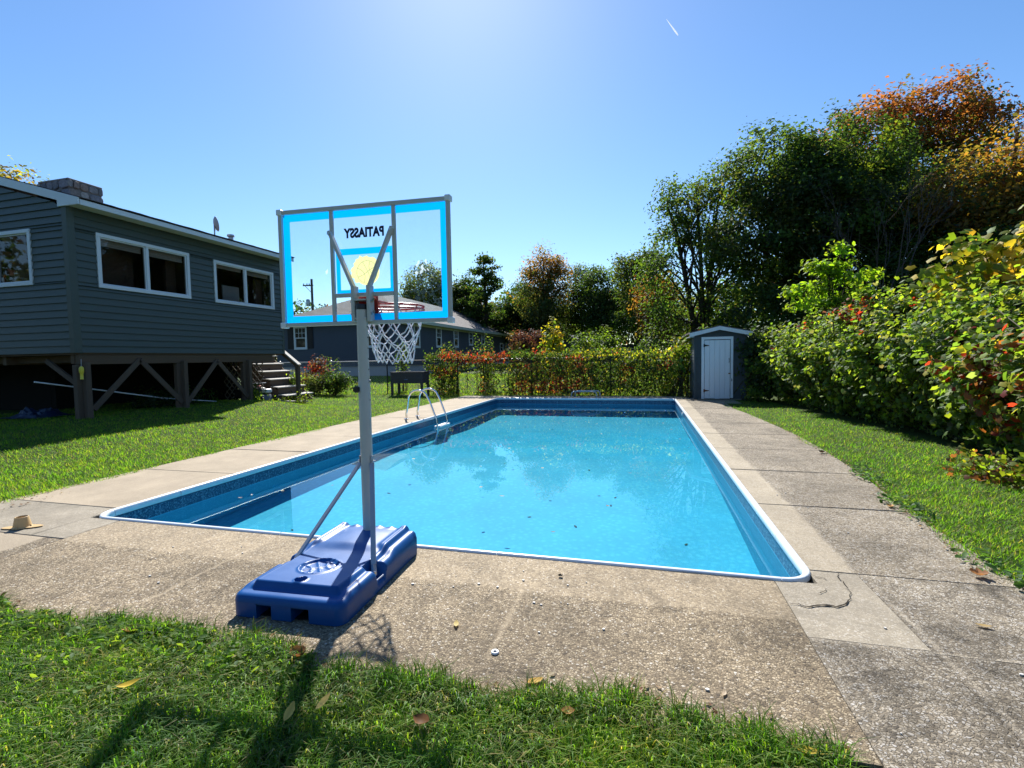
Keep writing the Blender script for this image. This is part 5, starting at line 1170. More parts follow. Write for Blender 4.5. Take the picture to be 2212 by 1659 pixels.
tree("tree_of_heaven_sapling", "bright lime green sapling standing out of the hedge before the dark trees", 9.3, 11.3, [(.1, 0, 3.9, .22, .22, .22), (-.1, 0, 3.5, .55, .4, .14), (.4, 0, 3.2, .55, .45, .14), (-.6, 0, 2.95, .5, .4, .13), (.85, 0, 2.8, .42, .4, .13), (-.35, 0, 2.55, .65, .5, .15), (.4, 0, 2.3, .7, .5, .17), (0, 0, 3.0, .25, .25, .8)], 3000, .125, [("neon", 6), ("lime", 3), ("mid", 1)], None, tr=.035, seed=33, limbs=26, tpl="oval", cat="tree", sig=.13, ncl=90, bark="stem", inner=.2)
tree("tree", "yellow topped tree showing over the roof behind the chimney", -26.1, 15.2, [(-.6, 0, 9.9, 2.2, 2.2, 1.5), (1.4, .4, 9.0, 1.5, 2, 1.3), (-2.5, 0, 9.8, 2.4, 2, 1.7), (-.5, 0, 6.6, 2.8, 3, 2.2)], 9000, .2, [("olive", 4), ("lemon", 3), ("gold", 2), ("mid", 2)], None, tr=.2, seed=34, limbs=24)
# far wood closing the view low down
def far_wood():
    rng = np.random.default_rng(41); n = 84000; x = rng.uniform(-70, 60, n); y = 62 + rng.random(n) * 10; h = 8.0 + 1.6 * np.sin(x * .35) + 1.2 * np.sin(x * .9 + 1) + np.where(x > 8, 2.5, 0); z = h * rng.random(n) ** .7 + .3
    # unseen leaf ring added behind the camera, dims sky fill and window reflections
    k = n // 3; ang = rng.uniform(math.pi * 1.02, math.pi * 1.98, k); rad = rng.uniform(30, 38, k); x[:k] = 3 + rad * np.cos(ang) * 1.2; y[:k] = -4 + rad * np.sin(ang); z[:k] = (10 + 2 * np.sin(ang * 9) + 1.5 * np.sin(ang * 23)) * rng.random(k) ** .7 + .2
    P = np.stack([x, y, z], -1) + rng.normal(size=(n, 3)) * .3; foliage("far_wood", P, rng.normal(size=(n, 3)) + np.where(P[:, 1:2] > 0, 1, -1) * np.array([0, .5, 0]) + np.array([0, 0, .3]), .55 * (.6 + .8 * rng.random(n)), mixcols(n, [("dark", 4), ("green", 3), ("olive", 2), ("rust", .6)], .2, rng), None, kind="stuff")
    tag(bpy.data.objects["far_wood"], "dark far wood closing the view low behind the tree row", "wood")
far_wood()
def undergrowth():
    rng = np.random.default_rng(42); n = 15000; x = rng.uniform(6.6, 19, n); y = 14.2 + rng.random(n) * 4.0 + (x - 6.6) * .05; h = 1.7 + .5 * np.sin(x * 1.3) + .3 * np.sin(x * 3.1); z = h * rng.random(n) ** .6
    foliage("undergrowth", np.stack([x, y, z], -1), rng.normal(size=(n, 3)) + np.array([0, -.2, .7]), .13 * (.6 + .8 * rng.random(n)), mixcols(n, [("dark", 4), ("brown", 3), ("green", 3), ("olive", 1)], .2, rng), None, kind="stuff")
    tag(bpy.data.objects["undergrowth"], "brown and green undergrowth in the shade behind shed and hedge", "undergrowth")
undergrowth()

# ------------------------------------------------------------------ vine hedge on the right
HYB = np.array([-5, 1.0, 2.8, 4.07, 5.9, 8.0, 11.0, 12.3]); HXB = np.array([8.05, 8.12, 8.18, 8.22, 8.22, 7.90, 7.66, 7.62])
PRT = np.array([0, .10, .30, .52, .68, .82, 1.0]); PRX = np.array([.62, .45, .10, .12, .46, 1.05, 2.7]); PRZ = np.array([.03, .35, .95, 1.50, 1.86, 2.05, 2.15])
def hedge_surface(y, t, push=0.0):
    hs = .98 + .06 * np.sin(y * 1.05 + .5) + .05 * np.sin(y * 2.7) - .05 * sstep(y, 8, 12) - .13 * sstep(-y, -6, -3)
    x = np.interp(y, HYB, HXB) + np.interp(t, PRT, PRX); z = np.interp(t, PRT, PRZ) * hs
    lump = .19 * np.sin(y * 3.3 + 4 * t) * np.sin(6 * t * 1.7 + y) + .15 * np.sin(y * 7.1 + 2.2 * np.sin(9 * t)) + .12 * np.sin(15 * t + y * 4.7) * np.sin(y * 9.7 - 7 * t)
    nrm_x = -np.cos(t * math.pi / 2) - .1; nrm_z = np.sin(t * math.pi / 2)
    k = (lump * np.minimum(1, t * 6) + push); return x + nrm_x * k, z + nrm_z * k, nrm_x, nrm_z
hedge = thing("vine_hedge", "tall rounded hedge of tangled vines along the strip of lawn", "hedge", (8.2, 5, 0))
def build_hedge():
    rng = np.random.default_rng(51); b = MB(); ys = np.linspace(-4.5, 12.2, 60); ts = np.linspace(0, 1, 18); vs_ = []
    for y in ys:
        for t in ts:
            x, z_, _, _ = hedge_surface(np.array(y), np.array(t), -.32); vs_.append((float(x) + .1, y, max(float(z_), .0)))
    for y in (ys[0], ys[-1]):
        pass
    nt = len(ts); b.add(vs_, [(i * nt + j, i * nt + j + 1, (i + 1) * nt + j + 1, (i + 1) * nt + j) for i in range(len(ys) - 1) for j in range(nt - 1)]); b.build("shade_core", M["hedge_core"], hedge, smooth=True)  # dark inner sheet, shade between the leaves put into its colour
    n = 74000; y = rng.uniform(-4.5, 12.2, n); t = rng.random(n) ** .85; y = y + .09 * np.sin(y * 23 + t * 17); t = np.clip(t + .02 * np.sin(t * 60 + y * 11), 0, 1); depth = -.40 * rng.random(n) ** 1.3 + .09 * rng.normal(size=n)
    x, z_, nx_, nz_ = hedge_surface(y, t, depth); P = np.stack([x, y, z_], -1) + rng.normal(size=(n, 3)) * .04; P[:, 2] = np.maximum(P[:, 2], .02)
    N = np.stack([nx_, np.zeros(n), nz_ + .30], -1) + rng.normal(size=(n, 3)) * .75
    # colour in drifts: greens, yellowing tops, trails of scarlet creeper
    q = np.array([mnoise.noise(Vector((a * .9, b_ * 1.3, c * 1.1))) for a, b_, c in P]); q2 = np.array([mnoise.noise(Vector((a * 2.1 + 9, b_ * 2.1, c * 2.1))) for a, b_, c in P])
    cols = mixcols(n, [("green", 2), ("mid", 6), ("pale", 1.5), ("lime", 4)], .2, rng)
    yl = mixcols(n, [("lime", 5), ("lemon", 1.6), ("mid", 4), ("pale", 2)], .2, rng); rd = mixcols(n, [("red", 5), ("orange", 2), ("maroon", 1)], .2, rng); br = mixcols(n, [("orange", 2), ("rust", 3), ("lemon", 2), ("red", 2)], .2, rng)
    s = rng.random(n) < np.clip(.12 + .9 * (t - .5) + q * .8, 0, .85); cols[s] = yl[s]
    s = (q2 > .36) & (rng.random(n) < .6) & (t > .35) & (np.sin(y * 1.9 + .4) > -.2); cols[s] = rd[s]
    s = (y < 4.0) & (y > 1.2) & (rng.random(n) < np.clip(.36 - .5 * q2, 0, 1) * (t < .62) * (t > .1)) & (q > -.12); cols[s] = br[s]
    cols = np.clip(cols * 1.18, 0, .8); size = .052 + .050 * rng.random(n) + .006 * (y < 4)
    camp = np.array([4.56, -3.03, 1.3]); app = size / np.linalg.norm(P - camp, axis=1); front = (depth > -.02) & (y > -.5)
    order = np.argsort(-(app * front)); big, rest = order[:300], order[300:]
    foliage("leaves", P[rest], N[rest], size[rest], cols[rest], hedge, "lobed", "leaf_waxy", down=.6, kind="stuff")
    single_leaves(hedge, P[big], N[big], size[big], cols[big], "lobed", rng)
    st = MB()
    for _ in range(70):
        y0 = rng.uniform(-1, 12); tt = np.linspace(0, rng.uniform(.5, 1), 7); pts = []
        for k, tv in enumerate(tt):
            yy = y0 + k * rng.uniform(-.1, .14); xx, zz, _, _ = hedge_surface(np.array(yy), np.array(tv), -.1); pts.append((float(xx), yy, float(zz)))
        st.tube(pts, .007, 4)
    st.build("stem", M["stem"], hedge)
def single_leaves(root, P, N, size, cols, tpl, rng, mat="leaf_waxy", nvar=10):
    T, F = TPL[tpl]; meshes = []; cent = cols[rng.choice(len(cols), nvar, replace=False)]
    for c in cent:
        me = np_mesh("leaf", T, F, M[mat], np.tile(c, (len(T), 1))); meshes.append(me)
    for p, nn, s, c in zip(P, N, size, cols):
        k = int(np.argmin(((cent - c) ** 2).sum(1))); o = bpy.data.objects.new("leaf", meshes[k]); COL.objects.link(o); o.parent = root
        nv = Vector(nn).normalized(); ref = Vector((0, 0, -1)) + Vector(rng.normal(size=3) * .5); tv = (ref - nv * ref.dot(nv)).normalized(); sv = tv.cross(nv)
        m_ = Matrix((sv, tv, nv)).transposed().to_4x4(); m_.translation = Vector(p) - ORG[root.name]; o.matrix_local = m_ @ Matrix.Scale(float(s), 4)
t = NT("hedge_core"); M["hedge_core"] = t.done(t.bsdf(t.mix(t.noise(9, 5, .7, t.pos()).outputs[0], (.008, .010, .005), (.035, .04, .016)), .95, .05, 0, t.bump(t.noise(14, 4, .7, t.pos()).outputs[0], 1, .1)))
build_hedge()
# yellow-leaved wild grape climbing beyond the hedge
def grape(name, label, x, y, blobs, n, pal, seed, ind=120, size=.13, group=None):
    rng = np.random.default_rng(seed); g = float(ground(x, y)); root = thing(name, label, "vine", (x, y, g), group=group); bl = [(x + b[0], y + b[1], b[2], b[3], b[4], b[5]) for b in blobs]
    CP, CD = crown_points(bl, n // 16, None, .2, rng, .45); ids = rng.integers(0, len(CP), n); P = CP[ids] + rng.normal(size=(n, 3)) * .15; N = CD[ids] + np.array([-.4, -.5, .5]) + rng.normal(size=(n, 3)) * .5
    cc_ = mixcols(len(CP), pal, .1, rng); cols = cc_[ids] * (.8 + .4 * rng.random((n, 1))); sz = size * (.6 + .7 * rng.random(n))
    camp = np.array([4.56, -3.03, 1.3]); app = sz / np.linalg.norm(P - camp, axis=1) * (CD[ids] @ np.array([-.6, -.8, .1]) > 0); o_ = np.argsort(-app)
    foliage("leaves", P[o_[ind:]], N[o_[ind:]], sz[o_[ind:]], cols[o_[ind:]], root, "lobed", "leaf_waxy", down=.6, kind="stuff"); single_leaves(root, P[o_[:ind]], N[o_[:ind]], sz[o_[:ind]] * 1.1, cols[o_[:ind]], "lobed", rng)
    b = MB()
    for k in range(16):
        c = CP[int(rng.integers(len(CP)))]; b.tube([(x + rng.normal() * .2, y, g), (x + (c[0] - x) * .3, y + (c[1] - y) * .3, c[2] * .6), tuple(c)], [.02, .014, .006], 5)
    b.build("stem", M["stem"], root)
    return root
grape("wild_grape", "tall mass of wild grape with large yellow leaves beyond the hedge", 10.6, 7.2, [(-.75, 0, 2.75, .35, .4, .5), (-.6, 0, 2.2, .5, .5, .5), (.1, 0, 2.7, .55, .6, .6), (.7, -.1, 3.2, .55, .6, .6), (1.3, -.3, 3.75, .6, .6, .55), (1.7, -.5, 3.0, .8, .7, .9), (.4, -.2, 2.0, .9, .6, .4), (-1.3, 0, 2.35, .3, .3, .15)], 3000, [("bright", 4), ("yellow", 2), ("lemon", 4), ("lime", 4), ("mid", 3), ("green", 2)], 61, 180, .15)
grape("creeper", "dark green creeper climbing the shed's corner beside the white door", 7.5, 11.95, [(.05, 0, 1.55, .25, .2, .35), (.15, -.05, 1.0, .32, .25, .5), (.35, 0, .5, .3, .3, .45)], 1500, [("dark", 4), ("green", 3), ("mid", 1)], 62, 60, .10)
grape("creeper", "yellow green creeper hanging beside the shed's near corner on the fence", 5.75, 13.1, [(.0, 0, 1.45, .22, .2, .35), (.05, 0, 1.0, .25, .2, .4)], 500, [("lime", 4), ("lemon", 2), ("mid", 2)], 63, 40, .11)

# ------------------------------------------------------------------ vines on the fence and plants behind it
vine = thing("fence_vine", "red and green vines covering the chain link fence behind the pool", "vine", (1.6, FYL, 0))
def build_vine():
    rng = np.random.default_rng(71); n = 21000; x = rng.uniform(-3.1, 6.0, n); z_ = 1.36 * rng.random(n) ** .9; y = FYL + rng.normal(size=n) * .13
    top = z_ > 1.12
    keep = np.ones(n, bool)
    g1 = (x > -1.85) & (x < -.98) & (z_ < .98 + .08 * np.sin(x * 9)); keep &= ~(g1 & (rng.random(n) < .97))
    g2 = (x > -.62) & (x < .02) & (z_ > .1) & (z_ < 1.0); keep &= ~(g2 & (rng.random(n) < .72)); g3 = (x < -2.75) & (z_ < .9); keep &= ~(g3 & (rng.random(n) < .8))
    g4 = (x > -1.0) & (x < -.6) & (z_ < 1.1); keep &= ~(g4 & (rng.random(n) < .35))
    x, y, z_ = x[keep], y[keep], z_[keep]; n = len(x); top = z_ > 1.1; z_ = z_ + top * .10 * np.abs(rng.normal(size=n)) + top * .1 * np.maximum(0, np.sin(x * 2.2 + .6)); y = y + top * rng.normal(size=n) * .1
    P = np.stack([x, y, z_], -1); N = rng.normal(size=(n, 3)) * .6 + np.array([0, -.7, .45])
    q = np.array([mnoise.noise(Vector((a * 1.4, 3, c * 1.8))) for a, c in zip(x, z_)])
    cols = mixcols(n, [("green", 4), ("dark", 4), ("olive", 3), ("mid", 1)], .22, rng); rd = mixcols(n, [("red", 4), ("orange", 3), ("rust", 2), ("maroon", 1)], .2, rng); yl = mixcols(n, [("lime", 4), ("lemon", 3), ("yellow", 1), ("mid", 2)], .2, rng); bn = mixcols(n, [("maroon", 3), ("rust", 2), ("brown", 2)], .2, rng)
    s = (top & (x > -2.5) & (x < 0) & (rng.random(n) < .75)) | ((q > .12) & (x > .3) & (x < 2.6) & (rng.random(n) < .6)) | ((q > .3) & (rng.random(n) < .4)); cols[s] = rd[s]
    s = (rng.random(n) < np.clip(.28 * (x > .2) + q * .3, 0, .5)) & (x < 3) & ~top; cols[s] = bn[s]
    s = top & (x > 2.2) & (rng.random(n) < .5); cols[s] = yl[s]; s = (~top) & (rng.random(n) < .12); cols[s] = yl[s]
    foliage("leaves", P, N, .085 * (.6 + .8 * rng.random(n)), cols, vine, "oval", "leaf", down=.7, kind="stuff")
    st = MB()
    for _ in range(60):
        x0 = rng.uniform(-3, 6); pts = [(x0 + k * rng.normal() * .06, FYL + rng.normal() * .05, k * .22) for k in range(7)]; st.tube(pts, .006, 4)
    for x0 in (-.8, -.74, -.9): st.tube([(x0, FYL - .05, 0), (x0 + .05, FYL - .03, .6), (x0 - .02, FYL, 1.25)], .018, 5)
    st.build("stem", M["stem"], vine)
build_vine()
def bush(name, label, x, y, rx, ry, h, n, size, pal, seed, cat="shrub", tpl="diamond", sig=.16, top_pal=None, inner=.45, mat="leaf", group=None):
    g = float(ground(x, y)); rng = np.random.default_rng(seed); root = thing(name, label, cat, (x, y, g), group=group)
    bl = [(x + rng.normal() * rx * .25, y + rng.normal() * ry * .2, g + h * .5, rx * .85, ry * .85, h * .5)] + [(x + rng.uniform(-.6, .6) * rx, y + rng.uniform(-.6, .6) * ry, g + h * rng.uniform(.4, .75), rx * .45, ry * .45, h * .26) for _ in range(5)]
    CP, CD = crown_points(bl, max(16, n // 20), None, sig, rng, inner); ids = rng.integers(0, len(CP), n); P = CP[ids] + rng.normal(size=(n, 3)) * sig * .6; P[:, 2] = np.maximum(P[:, 2], g + .02)
    N = CD[ids] + np.array([0, -.1, .6]) + rng.normal(size=(n, 3)) * .5; cc_ = mixcols(len(CP), pal, .15, rng)
    if top_pal: tcs = mixcols(len(CP), top_pal, .15, rng); s = CP[:, 2] > g + h * .72; cc_[s] = tcs[s]
    foliage("foliage", P, N, size * (.6 + .8 * rng.random(n)), cc_[ids] * (.8 + .4 * rng.random((n, 1))), root, tpl, mat, down=.8)
    b = MB()
    for k in range(9):
        c = CP[int(rng.integers(len(CP)))]; b.tube([(x + rng.normal() * .05, y + rng.normal() * .05, g - .03), tuple((np.array((x, y, g)) + c) / 2 + rng.normal(size=3) * .03), tuple(c)], [.012, .009, .004], 4)
    b.build("stem", M["stem"], root); return root
bush("bush", "purple leaved bush before the end of the grey ranch house", -.95, 20.6, 1.2, .8, 2.35, 5200, .11, [("maroon", 5), ("olive", 3), ("dark", 3), ("brown", 2)], 81, top_pal=[("maroon", 5), ("brown", 1)])
bush("bush", "round green bush behind the vines right of the yellow sapling", 2.5, 18.2, 1.1, .8, 2.3, 5200, .11, [("mid", 5), ("green", 4), ("lime", 1)], 82)
bush("sapling", "yellow leaved sapling rising above the vine covered fence", 1.2, 16.2, .45, .4, 2.8, 1500, .13, [("lemon", 5), ("yellow", 3), ("lime", 4), ("mid", 1)], 83, cat="sapling", tpl="oval", inner=.2)
bush("sapling", "low yellow green sapling at the foot of the yellow one", 1.75, 15.6, .5, .4, 1.7, 900, .12, [("lime", 5), ("lemon", 3), ("mid", 3)], 84, cat="sapling", tpl="oval")
def stalks(name, label, x, y, k, h, seed, w=.3):
    rng = np.random.default_rng(seed); g = float(ground(x, y)); root = thing(name, label, "plant", (x, y, g)); P, N, S = [], [], []; b = MB()
    for i in range(k):
        x0, y0 = x + rng.normal() * w * .7, y + rng.normal() * w * .4; hh = h * rng.uniform(.72, 1.0); tx, ty = rng.normal(size=2) * .06; b.tube([(x0, y0, g), (x0 + tx * .4, y0 + ty * .4, g + hh * .5), (x0 + tx, y0 + ty, g + hh)], [.012, .01, .005], 5); m_ = int(hh / .055)
        for j in range(m_):
            f = .3 + .7 * j / m_; a = j * 2.4 + rng.normal() * .2; c, s = math.cos(a), math.sin(a); r_ = .11 * (1.15 - f * .6); P.append((x0 + tx * f + c * r_, y0 + ty * f + s * r_, g + hh * f - .02)); N.append((c * .55, s * .55, .8)); S.append(.15 * (1.1 - .55 * f) * rng.uniform(.8, 1.2))
    n = len(P); foliage("leaves", np.array(P), np.array(N) + rng.normal(size=(n, 3)) * .15, np.array(S), mixcols(n, [("green", 4), ("mid", 5), ("pale", 1)], .15, rng), root, "oval", "leaf_waxy"); b.build("stem", M["stem"], root)
stalks("tall_plant", "clump of tall leafy stalks before the third window of the ranch house", -2.95, 15.2, 17, 2.1, 91, .50)
stalks("tall_plant", "single column of broad leafy stalks hiding part of the ranch house wall", -1.28, 15.4, 13, 2.42, 92, .30)
stalks("tall_plant", "leafy stalks seen through the hoop net by the fence", -4.75, 14.6, 10, 2.15, 93, .34)
stalks("tall_plant", "tall pale green stalks behind the red vine by the stairs", -6.85, 12.95, 8, 1.5, 94, .28)
bush("red_creeper", "scarlet creeper on the fence top beside the wooden stair rail", -7.55, 13.2, .75, .22, 1.42, 1100, .09, [("red", 3), ("rust", 3), ("maroon", 2), ("olive", 2)], 95, cat="vine", tpl="oval")
bush("shrub", "dark rounded shrub on the lawn by the stair post", -6.35, 12.5, .85, .6, .85, 3200, .075, [("dark", 4), ("green", 4), ("olive", 1)], 96)
bush("shrub", "grey green leafy shrub at the left of the dark rounded shrub", -7.0, 12.2, .4, .35, .65, 900, .075, [("pale", 4), ("olive", 3), ("green", 2)], 97)
bush("shrub", "reddish brown dry shrub behind the stair post", -7.5, 12.3, .4, .35, .95, 900, .06, [("brown", 4), ("rust", 2), ("olive", 3)], 98)
bush("potted_greens", "bright green plant spilling over the third stair tread", -6.55, 10.7, .22, .2, .95, 420, .07, [("mid", 4), ("lime", 3), ("pale", 2)], 99, cat="plant", tpl="oval")
bush("weed_clump", "yellow green weeds at the foot of the last house post", -5.92, 8.25, .24, .2, .30, 380, .06, [("lime", 3), ("mid", 4), ("olive", 2)], 100, cat="weeds", tpl="oval")
bush("weed_clump", "dark leafy weeds growing in the shade under the house", -6.75, 6.6, .5, .9, .42, 1300, .07, [("dark", 4), ("green", 3)], 107, cat="weeds", tpl="oval")
bush("weed_clump", "weeds growing along the lowest timber of the stairs", -5.45, 9.42, .5, .14, .2, 420, .05, [("mid", 4), ("lime", 3), ("olive", 2)], 101, cat="weeds", tpl="oval")
bush("weed_clump", "weeds beside the push mower", -5.9, 8.9, .22, .12, .10, 160, .055, [("mid", 4), ("green", 3), ("lime", 2)], 102, cat="weeds", tpl="oval")
bush("weed_clump", "tall weeds in the shed corner of the fence", 5.35, 13.1, .35, .2, .55, 500, .06, [("lime", 4), ("mid", 4), ("rust", 1)], 103, cat="weeds", tpl="oval")
bush("weed_clump", "pale dry tuft at the shed's corner beside the concrete", 5.93, 12.5, .14, .14, .2, 260, .045, [("brown", 3), ("pale", 2), ("olive", 2)], 104, cat="weeds")
bush("weed_clump", "low leafy weeds at the hedge foot beside the shed", 7.55, 11.4, .3, .3, .4, 500, .07, [("mid", 5), ("lime", 3), ("green", 2)], 105, cat="weeds", tpl="oval")
bush("weed_clump", "low leaves straggling from the hedge foot onto the lawn", 8.0, 2.9, .35, .5, .16, 520, .05, [("lime", 3), ("lemon", 1), ("mid", 4), ("rust", 1)], 106, cat="weeds", tpl="lobed")

# ------------------------------------------------------------------ grass
GC = dict(a=(.115, .225, .018), b=(.075, .17, .016), c=(.19, .26, .03), d=(.045, .10, .012), e=(.32, .28, .08), f=(.16, .24, .05))
def grass(name, pts, h, w, pal, label, segs=2, lean=.5, seed=5):
    rng = np.random.default_rng(seed); n = len(pts); z0 = ground(pts[:, 0], pts[:, 1]) - .016; a = rng.random(n) * 6.283; h = h * (.55 + .9 * rng.random(n)); w = w * (.7 + .6 * rng.random(n))
    dirx, diry = np.cos(a), np.sin(a); sx, sy = -diry, dirx; l = lean * (.25 + rng.random(n)) * h
    B = np.stack([pts[:, 0], pts[:, 1], z0], -1); S = np.stack([sx, sy, np.zeros(n)], -1) * (w / 2)[:, None]; D = np.stack([dirx, diry, np.zeros(n)], -1)
    tip = B + D * l[:, None] * 1.25; tip[:, 2] += h * .92; mid = B + D * (l * .42)[:, None]; mid[:, 2] += h * .62
    names = [GC[k] for k, _ in pal]; ww = np.array([q for _, q in pal], float); ww /= ww.sum(); c = np.array(names)[rng.choice(len(names), n, p=ww)] * (.75 + .5 * rng.random((n, 1)))
    pt = .5 + .5 * np.sin(pts[:, 0] * 3.1 + 2 * np.sin(pts[:, 1] * 2.3)) * np.sin(pts[:, 1] * 3.7 + 1.6 * np.sin(pts[:, 0] * 2.9)); pt2 = .5 + .5 * np.sin(pts[:, 0] * 9.1 + 2 * np.sin(pts[:, 1] * 7.3)) * np.sin(pts[:, 1] * 8.7 + 1.6 * np.sin(pts[:, 0] * 6.9))
    c = c * (np.array([1.22, 1.12, 1.0]) * pt[:, None] + np.array([.86, .98, 1.0]) * (1 - pt[:, None])) * (.82 + .36 * pt2[:, None]); th = rng.random(n) < .10 * (1 - pt2); c[th] = np.array([.30, .24, .11]) * (.7 + .5 * rng.random((th.sum(), 1))); tip[:, 2] -= .3 * h * (1 - pt2)
    if segs == 2:
        V = np.stack([B - S, B + S, mid + S * .8, mid - S * .8, tip], 1).reshape(-1, 3); k = 5; i = np.arange(n)[:, None] * 5; F = [i + np.array([0, 1, 2, 3]), i + np.array([3, 2, 4])]
    else:
        V = np.stack([B - S, B + S, tip], 1).reshape(-1, 3); k = 3; i = np.arange(n)[:, None] * 3; F = [i + np.array([0, 1, 2])]
    o = link(name, np_mesh(name, V, F, M["grass_blade"], np.repeat(c, k, axis=0))); tag(o, label, "grass", kind="stuff"); return o
def clumped(n, x0, x1, y0, y1, keep, rng, power=0.0):
    out = []; tot = 0
    while tot < n:
        x = rng.uniform(x0, x1, n * 2); y = rng.uniform(y0, y1, n * 2); d = np.hypot(x - 4.56, y + 3.03); q = .5 + .5 * np.sin(x * 21 + 3 * np.sin(y * 13)) * np.sin(y * 19 + 2 * np.sin(x * 11))
        k = keep(x, y) & (rng.random(len(x)) < .45 + .55 * q)
        if power: k &= rng.random(len(x)) < np.clip((power / d) ** 2, 0, 1)
        out.append(np.stack([x[k], y[k]], -1)); tot += k.sum()
    return np.concatenate(out)[:n]
rngg = np.random.default_rng(77)
PN = clumped(125000, -.3, 5.25, -3.15, -1.2, lambda x, y: (y < near_edge(x) + .035) & ~((x > 5.12 + .05 * np.sin(y * 4))) & (np.hypot(x - 4.56, y + 3.03) > .75), rngg)
grass("front_grass", PN, .060, .0044, [("a", 5), ("b", 3), ("c", 5), ("d", 2), ("e", 1), ("f", 2)], "short green lawn grass in the foreground", 2, .9, 1)
PE = clumped(5200, -.3, 5.2, -1.42, -1.2, lambda x, y: (np.abs(y - near_edge(x) + .02) < .05) & (np.sin(x * 9) + np.sin(x * 23) > -.4), rngg)
grass("edge_grass", PE, .085, .004, [("a", 4), ("b", 4), ("c", 2), ("d", 2)], "longer grass tufts along the concrete edge in the foreground", 2, .7, 2)
PL_ = clumped(150000, -9.0, -1.3, -1.5, 13.35, lambda x, y: (x < left_edge(y) + .05), rngg, 7.0)
grass("side_grass", PL_, .05, .0085, [("a", 4), ("b", 3), ("c", 4), ("e", .6), ("f", 1)], "sunlit lawn grass between the pool and the raised house", 1, .8, 3)
PR_ = clumped(80000, 6.3, 8.6, -3.5, 12.3, lambda x, y: (x > right_edge(y) - .05) & (x < np.interp(y, HYB, HXB) + .3), rngg, 5.5)
grass("strip_grass", PR_, .045, .0075, [("a", 4), ("b", 4), ("c", 2), ("e", .5), ("f", 1)], "strip of lawn grass between the concrete and the vine hedge", 1, .8, 4)
PF_ = clumped(70000, -12, 8, 13.0, 24, lambda x, y: (y > 12.97) & ~((x > 6) & (y < 13.6)), rngg)
grass("back_grass", PF_, .075, .022, [("a", 4), ("c", 4), ("e", 1)], "sunlit grass beyond the chain link fence", 1, .8, 5)
# broad-leaved clover and plantain creeping over the near edge
def clover():
    rng = np.random.default_rng(88); p = clumped(1700, .6, 3.2, -1.75, -1.18, lambda x, y: (y < near_edge(x) + .04) & (rng.random(len(x)) < np.exp(-(near_edge(x) - y) / .16)) & (np.sin(x * 6) + np.sin(x * 15 + 2) + np.sin(y * 17) > -.8), rng); n = len(p)
    P = np.stack([p[:, 0], p[:, 1], .015 + .035 * rng.random(n)], -1); foliage("clover", P, rng.normal(size=(n, 3)) * .55 + np.array([0, 0, 1]), .020 + .024 * rng.random(n), np.array([(.06, .14, .02), (.09, .18, .03), (.15, .22, .03)])[rng.integers(0, 3, n)] * (.8 + .4 * rng.random((n, 1))), None, "oval", "leaf_waxy", kind="stuff"); tag(bpy.data.objects["clover"], "broad leaved clover creeping over the concrete edge", "clover")
    p = clumped(260, 6.2, 7.0, -.6, 3.5, lambda x, y: (np.abs(x - right_edge(y)) < .12) & (np.sin(y * 5) > -.1), rng); n = len(p); P = np.stack([p[:, 0], p[:, 1], .012 + .04 * rng.random(n)], -1)
    foliage("plantain", P, rng.normal(size=(n, 3)) * .4 + np.array([0, 0, 1]), .035 + .03 * rng.random(n), np.array([(.05, .12, .03), (.08, .15, .05)])[rng.integers(0, 2, n)] * (.8 + .4 * rng.random((n, 1))), None, "oval", "leaf_waxy", kind="stuff"); tag(bpy.data.objects["plantain"], "plantain weeds along the concrete edge on the strip of lawn", "weeds")
clover()
# dry litter collected along the edges
def litter():
    rng = np.random.default_rng(90); n = 900; x = np.concatenate([rng.uniform(.4, 5.2, 520), 6.5 + rng.random(300) * .5, -1.5 + rng.random(80) * .5]); y = np.concatenate([near_edge(x[:520]) + np.abs(rng.normal(size=520)) * .05, rng.uniform(-.3, 6, 300), rng.normal(size=80) * .2 + .22])
    x[520:820] = right_edge(y[520:820]) - np.abs(rng.normal(size=300)) * .06; P = np.stack([x, y, .008 + .012 * rng.random(n)], -1)
    foliage("leaf_litter", P, rng.normal(size=(n, 3)) * .25 + np.array([0, 0, 1]), .014 + .022 * rng.random(n), np.array([(.30, .20, .10), (.36, .27, .17), (.20, .09, .05), (.42, .34, .22)])[rng.integers(0, 4, n)] * (.7 + .5 * rng.random((n, 1))), None, "diamond", "dry_leaf", kind="stuff"); tag(bpy.data.objects["leaf_litter"], "dry brown leaf litter along the concrete edges", "leaf litter")
litter()
